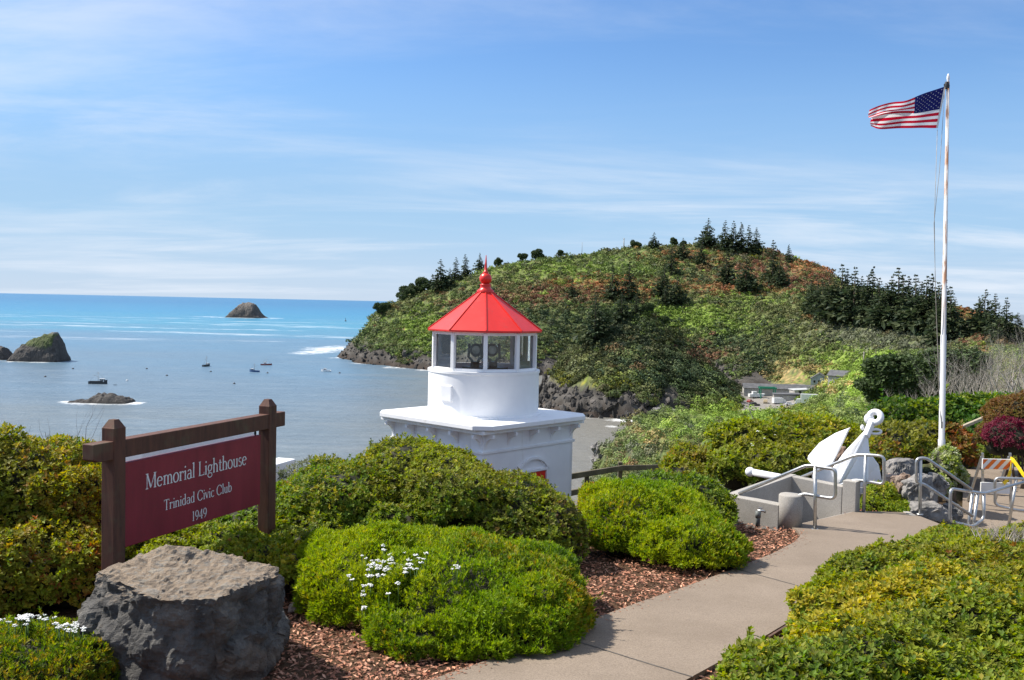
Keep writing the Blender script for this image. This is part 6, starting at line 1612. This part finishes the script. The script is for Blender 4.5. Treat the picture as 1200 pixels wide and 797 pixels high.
shrub('heather_mound', 'bright green heather mound close to the path bend, right of the hedge', [lob(738, 616, 9.9, 58, 46, .75), lob(800, 638, 9.35, 66, 38, .7), lob(770, 604, 10.3, 66, 36, .7), lob(840, 648, 9.1, 34, 30, .4), lob(712, 598, 10.4, 34, 32, .5), lob(720, 630, 9.6, 30, 30, .4)], HE, [1.1, .9, 1.1, .35, .6], leaf=.040, wid=.012, k=6, spread=(8, 52), dens=2000, seed=8, lump=.11, lfreq=9, up=.9, depth=.07, core=.66, freq=3.5, pit=.07, contrast=1.3)
shrub('heather_mound', 'low green heather clump at the lower left corner beside the boulder', [lob(25, 800, 5.5, 100, 60, .6), lob(90, 805, 5.5, 50, 56, .4), lob(-40, 800, 5.6, 80, 60, .5), lob(40, 770, 6.0, 80, 36, .4)], HE, [1.0, 1, .6, .5, .8], leaf=.030, wid=.009, k=6, spread=(8, 52), dens=2800, seed=9, lump=.11, lfreq=9, up=.9, depth=.07, core=.66, pit=.07, contrast=1.3)
shrub('leafy_shrub', 'dark green rounded shrub between the far heather mound and the tap', [lob(812, 592, 11.3, 46, 32, .6), lob(772, 580, 11.6, 46, 26, .6), lob(836, 602, 11.1, 26, 24, .4)], [GR, DG, YG, OL], [1.2, .9, .6, .4], leaf=.05, wid=.024, k=5, dens=800, seed=10, lump=.14)
MID = dict(leaf=.085, wid=.045, k=5)
shrub('leafy_shrub', 'small olive shrub just right of the thick timber post', [lob(808, 545, 19, 26, 26, .8), lob(800, 560, 18, 30, 22, .7)], [OL, GR, RE, YG], [1, 1, .3, .5], dens=210, seed=11, lump=.2, **MID)
shrub('leafy_shrub', 'big olive shrub with a few pale flowers behind the anchor stock', [lob(878, 530, 17.5, 46, 38, 1.0), lob(925, 524, 18.2, 52, 36, 1.0), lob(856, 552, 16.0, 26, 28, .6), lob(972, 520, 18.8, 40, 30, 1.0), lob(905, 552, 16.0, 40, 28, .6), lob(950, 545, 16.5, 36, 30, .6)], [OL, YG, GR, YE, DG], [1.2, 1, .9, .35, .4], dens=260, seed=12, lump=.18, **MID)
shrub('leafy_shrub', 'rounded olive shrub between the anchor ring and the flagpole', [lob(1048, 526, 17.4, 42, 28, .9), lob(1085, 522, 18, 34, 26, .8), lob(1030, 540, 16.5, 24, 24, .6)], [OL, YG, DG, RE], [1.2, .7, .8, .2], dens=260, seed=13, lump=.16, **MID)
shrub('leafy_shrub', 'bronze tinged shrub directly right of the flagpole foot', [lob(1116, 530, 17.8, 24, 30, .6), lob(1106, 518, 18.2, 26, 18, .6)], [OL, RE, (0.11, .06, .03), GR], [.8, .9, 1, .3], dens=260, seed=14, lump=.16, **MID)
shrub('green_hedge', 'fresh green broadleaf hedge running behind the flagpole', [lob(1062, 492, 23, 38, 26, 1.0), lob(1100, 490, 23, 40, 26, 1.0), lob(1140, 490, 23.2, 44, 28, 1.0), lob(1175, 490, 23.4, 36, 28, 1.0), lob(1080, 500, 22.5, 30, 20, .8), lob(1140, 512, 22, 40, 24, .8)], [(0.07, .16, .018), (0.045, .11, .015), YG, DG], [1.2, 1, .5, .5], leaf=.11, wid=.075, k=4, dens=170, seed=15, lump=.2)
shrub('rust_shrub', 'rounded rust brown shrub at the right picture edge', [lob(1196, 492, 18.6, 38, 34, .9), lob(1215, 515, 18.3, 40, 36, .8), lob(1172, 512, 19, 22, 28, .6)], [(0.17, .085, .03), (0.11, .065, .022), OL], [1.2, 1, .7], leaf=.05, wid=.024, k=5, dens=620, seed=16, lump=.14)
shrub('barberry_shrub', 'dark crimson shrub in front of the rust brown one', [lob(1180, 514, 17.6, 29, 24, .6), lob(1204, 520, 17.3, 22, 20, .5)], [(0.14, .012, .035), (0.08, .01, .022), (0.20, .03, .05), (.06, .035, .02)], [1.2, 1, .5, .4], leaf=.045, wid=.02, k=5, dens=620, seed=17, lump=.2)
shrub('leafy_shrub', 'short olive brown planting below the wooden handrail', [lob(1142, 535, 21, 24, 14, .8), lob(1124, 540, 20, 14, 12, .6), lob(1180, 540, 20.5, 30, 12, .6)], [OL, (0.13, .08, .035), GR], [1, .8, .5], dens=220, seed=18, lump=.2, **MID)
shrub('leafy_shrub', 'little lime green plant at the rockery foot beside the pit rail', [lob(1033, 584, 13.2, 22, 20, .3), lob(1046, 596, 12.9, 20, 10, .25), lob(1022, 594, 13.0, 12, 14, .2)], [(0.10, .19, .02), YG, YE], [1.2, 1, .3], leaf=.05, wid=.02, k=5, dens=900, seed=19, lump=.2)
shrub('leafy_shrub', 'white flowering bush at the flagpole foot', [lob(1108, 545, 15.2, 15, 22, .35), lob(1100, 572, 14.6, 14, 16, .3), lob(1118, 560, 15.2, 12, 18, .3)], [GR, YG, (.55, .53, .42), (.62, .60, .52)], [1, .8, .55, .4], leaf=.05, wid=.03, k=5, dens=700, seed=20, lump=.2, contrast=.4)
shrub('leafy_shrub', 'pale loose shrub on the bluff between the white wall and the hedge', [lob(358, 558, 14.5, 24, 18, .7), lob(346, 575, 14.0, 16, 12, .5), lob(385, 565, 14.5, 30, 22, .6)], [(0.10, .13, .05), GR, (.13, .14, .08)], [1, .8, .7], leaf=.06, wid=.02, k=4, dens=220, seed=21, lump=.3, core=.6)
rr = [((x, y, (.10 if rz_ is None else -.08) + zG(y)), (.72, .72, .48 + .06 * math.sin(x * 5 + y)) if rz_ is None else (.62, .62, rz_)) for x, y, rz_ in [(*q_, None) for q_ in ((1.98, 4.95), (2.45, 5.5), (2.80, 6.2), (3.3, 6.6), (3.55, 7.3), (4.2, 7.7), (4.85, 8.2), (2.4, 4.75), (2.95, 5.45), (3.5, 6.0), (4.1, 6.7), (4.8, 7.3), (5.5, 8.0), (3.1, 4.8), (3.8, 5.4), (4.6, 6.2), (5.3, 7.0), (1.52, 4.5), (5.4, 8.7), (2.2, 4.2), (2.62, 6.15), (3.0, 6.95))] + [(3.75, 8.55, .30), (4.15, 9.1, .30), (4.65, 9.75, .29), (5.15, 10.35, .27)]]
shrub('ground_cover_shrub', 'wide low shrub with small yellow green leaves filling the lower right corner', rr, [YG, GR, OL, YE, RE, DG], [1.2, .9, .9, .55, .16, .35], leaf=.034, wid=.019, k=6, dens=1300, seed=22, base=zG(10.6) - .05, zmin=lambda p: np.where(p[:, 1] > 5.5, -.06 * (p[:, 1] - 5.5), 0.0) + .005, lump=.13, lfreq=2.5, depth=.07, core=.78, freq=3)
# bare twigs above the left shrub, dead brush on the right
def twiggy(name, label, base, h, spread, n, seed, r0, mat='dead_wood', cat='shrub', levels=3, parent=None):
    r = random.Random(seed); t = parent or thing(name, label, cat, base)
    mb = MB()
    def grow(p, d, L, rad, lev):
        q = p; pts = [p]; rs = [rad]
        for i in range(3):
            d = (d + Vector((r.uniform(-.3, .3), r.uniform(-.3, .3), r.uniform(-.1, .2)))).normalized(); q = q + d * L / 3; pts.append(q); rs.append(rad * (1 - .25 * (i + 1)))
        mb.tube(pts, rs, 4, cap=False)
        if lev > 0:
            for k in range(r.randint(3, 4)):
                i = r.randint(1, 3); dd = (d + Vector((r.uniform(-.9, .9), r.uniform(-.9, .9), r.uniform(-.2, .7)))).normalized(); grow(pts[i], dd, L * r.uniform(.5, .75), rs[i] * .65, lev - 1)
    for k in range(n):
        a = Vector((r.uniform(-1, 1) * spread[0], r.uniform(-1, 1) * spread[1], 0)); grow(a, Vector((r.uniform(-.5, .5), r.uniform(-.4, .4), 1)).normalized(), h * r.uniform(.35, .6), r0, levels)
    mb.build('branches', M[mat], t); return t
for i, (px, py, d, h, sx, n, lab) in enumerate([(1175, 470, 33, 2.5, 1.9, 60, 'grey leafless brush at the right, above the fresh green hedge'), (1130, 466, 36, 1.5, 1.3, 34, 'grey leafless brush directly behind the flagpole'), (1215, 460, 31, 2.8, 1.2, 36, 'grey leafless brush cut by the right picture edge'), (1080, 472, 34, 1.0, 1.4, 20, 'low grey twigs left of the flagpole above the hedge')]):
    q = P(px, py, d); q.z -= .3; twiggy('bare_shrub', lab, q, h, (sx, .8), n, 60 + i, .026)
q = P(885, 498, 40); twiggy('dead_sapling', 'dead pale sapling leaning in the green scrub above the anchor stock', q, 1.4, (.1, .1), 1, 71, .03, levels=2)
q = P(30, 575, 7.9); twiggy('bare_twigs', 'thin bare twigs standing out of the top of the left shrub', q, .95, (.55, .3), 12, 72, .006, mat='bark', levels=1)
q = P(1180, 634, 7.9); twiggy('bare_twigs', 'patch of dry grey twigs inside the wide low shrub at right', q - Vector((0, 0, .02)), .22, (.22, .12), 40, 73, .006, levels=2)
# dark broad trees right of the green spur
for i, (px, py, d, hpx, lab) in enumerate([(1062, 468, 60, 62, 'dark green tree left of the flagpole above the hedge'), (1092, 466, 62, 66, 'dark green tree close behind the flagpole'), (1118, 462, 64, 58, 'dark green tree right of the flagpole among grey brush'), (1040, 470, 66, 46, 'smaller dark green tree at the left end of the dark trees')]):
    H = hpx * d / FPX; q = P(px, py, d); t = thing('shore_pine', lab, 'tree', q, i * 1.3, 'dark trees behind the green hedge'); t.scale = (H * 1.25, H * 1.25, H)
    link('trunk', TRUNKB, t); link('crown', BUS[i % 4], t)
# white candytuft heads
M['stalk_green'] = noisy('stalk_green', (.06, .12, .02), (.10, .18, .03), 20, .7)
def flowers(name, label, pts, seed, r=.018, group=None):
    t = thing(name, label, 'flowers', pts[0]); rg = random.Random(seed); o = Vector(pts[0])
    for p in pts:
        mb = MB(); p = Vector(p) - o; k = rg.uniform(.7, 1.25)
        for j in range(11):
            a = rg.uniform(0, 6.28); q = p + Vector((math.cos(a) * rg.uniform(.3, 1), math.sin(a) * rg.uniform(.3, 1), rg.uniform(-.2, .4))) * r * .95 * k
            mb.ball(q, (r * .36 * k, r * .36 * k, r * .22 * k), 1)
        mb.ball(p, (r * .5, r * .5, r * .25), 1, 1); mb.tube([p + Vector((rg.uniform(-.02, .02), rg.uniform(-.02, .02), -.14)), p], .003, 4, mi=1)
        mb.build('bloom', [M['flower_white'], M['stalk_green']], t)
rg = random.Random(4)
def on_lobes(lobes, px, py):
    """where the sight line first meets the union of ellipsoids"""
    v_ = (_F + _R * ((px - 600) / FPX) + _U * ((398.5 - py) / FPX)); best = None; o = Vector((0, 0, CAMZ))
    for c, r in lobes:
        a = Vector(((o.x - c[0]) / r[0], (o.y - c[1]) / r[1], (o.z - c[2]) / r[2])); d = Vector((v_.x / r[0], v_.y / r[1], v_.z / r[2]))
        A_, B_, C_ = d.dot(d), 2 * a.dot(d), a.dot(a) - 1; D_ = B_ * B_ - 4 * A_ * C_
        if D_ > 0:
            k = (-B_ - math.sqrt(D_)) / 2 / A_
            if best is None or k < best: best = k
    return None if best is None else o + v_ * best
H1 = [lob(452, 690, 7.35, 96, 66, .85), lob(560, 705, 6.85, 112, 66, .7), lob(520, 672, 7.7, 110, 44, .6), lob(618, 722, 6.6, 70, 54, .5), lob(396, 668, 7.7, 46, 46, .45), lob(500, 730, 6.45, 68, 46, .45)]
def spray(lobes, box, n, lift=.05):
    out = []
    for _ in range(n * 8):
        px = rg.gauss((box[0] + box[2]) / 2, (box[2] - box[0]) / 4); py = rg.gauss((box[1] + box[3]) / 2, (box[3] - box[1]) / 4)
        p = on_lobes(lobes, px, py)
        if p: out.append(p + Vector((0, 0, lift)))
        if len(out) >= n: break
    return out
flowers('candytuft', 'drift of white candytuft heads on top of the near heather mound', spray(H1, (410, 652, 500, 690), 60), 1)
flowers('candytuft', 'sparse white candytuft heads at the mulch side of the near heather mound', spray(H1, (405, 662, 445, 720), 9), 2)
flowers('candytuft', 'two white candytuft heads on the middle of the near heather mound', spray(H1, (524, 670, 540, 680), 4), 3)
LM = [lob(25, 800, 5.5, 100, 60, .6), lob(90, 805, 5.5, 50, 56, .4), lob(-40, 800, 5.6, 80, 60, .5), lob(40, 770, 6.0, 80, 36, .4)]
flowers('candytuft', 'white candytuft heads along the top of the lower left heather', spray(LM, (-10, 728, 55, 742), 26, .05), 4)
flowers('candytuft', 'white candytuft heads beside the left face of the boulder', spray(LM, (66, 735, 108, 750), 22, .05), 5)
p = G(527, 766); flowers('candytuft', 'small white flower tuft at the path edge under the near heather mound', [p + Vector((rg.uniform(-.05, .05), rg.uniform(-.05, .05), rg.uniform(.06, .14))) for _ in range(7)], 6, .015)
BL = [lob(878, 530, 17.5, 46, 38, 1.0), lob(925, 524, 18.2, 52, 36, 1.0)]
flowers('pale_blossom', 'scattered pale blossoms on the big olive shrub behind the anchor stock', spray(BL, (860, 494, 935, 530), 9, .0), 7, .024)
# red tulips by the fence
q = G(694, 590); t = thing('red_tulip', 'single red tulip standing near the left end of the timber fence', 'flower', P(693, 590, 13.5))
mb = MB(); mb.tube([(0, 0, -.2), (.01, 0, .22)], .008, 6); mb.build('stalk', M['stalk_green'], t); mb = MB(); mb.lathe([(0, .21), (.035, .235), (.042, .27), (.03, .31), (0, .30)], 10); mb.build('bloom', M['red_paint'], t)
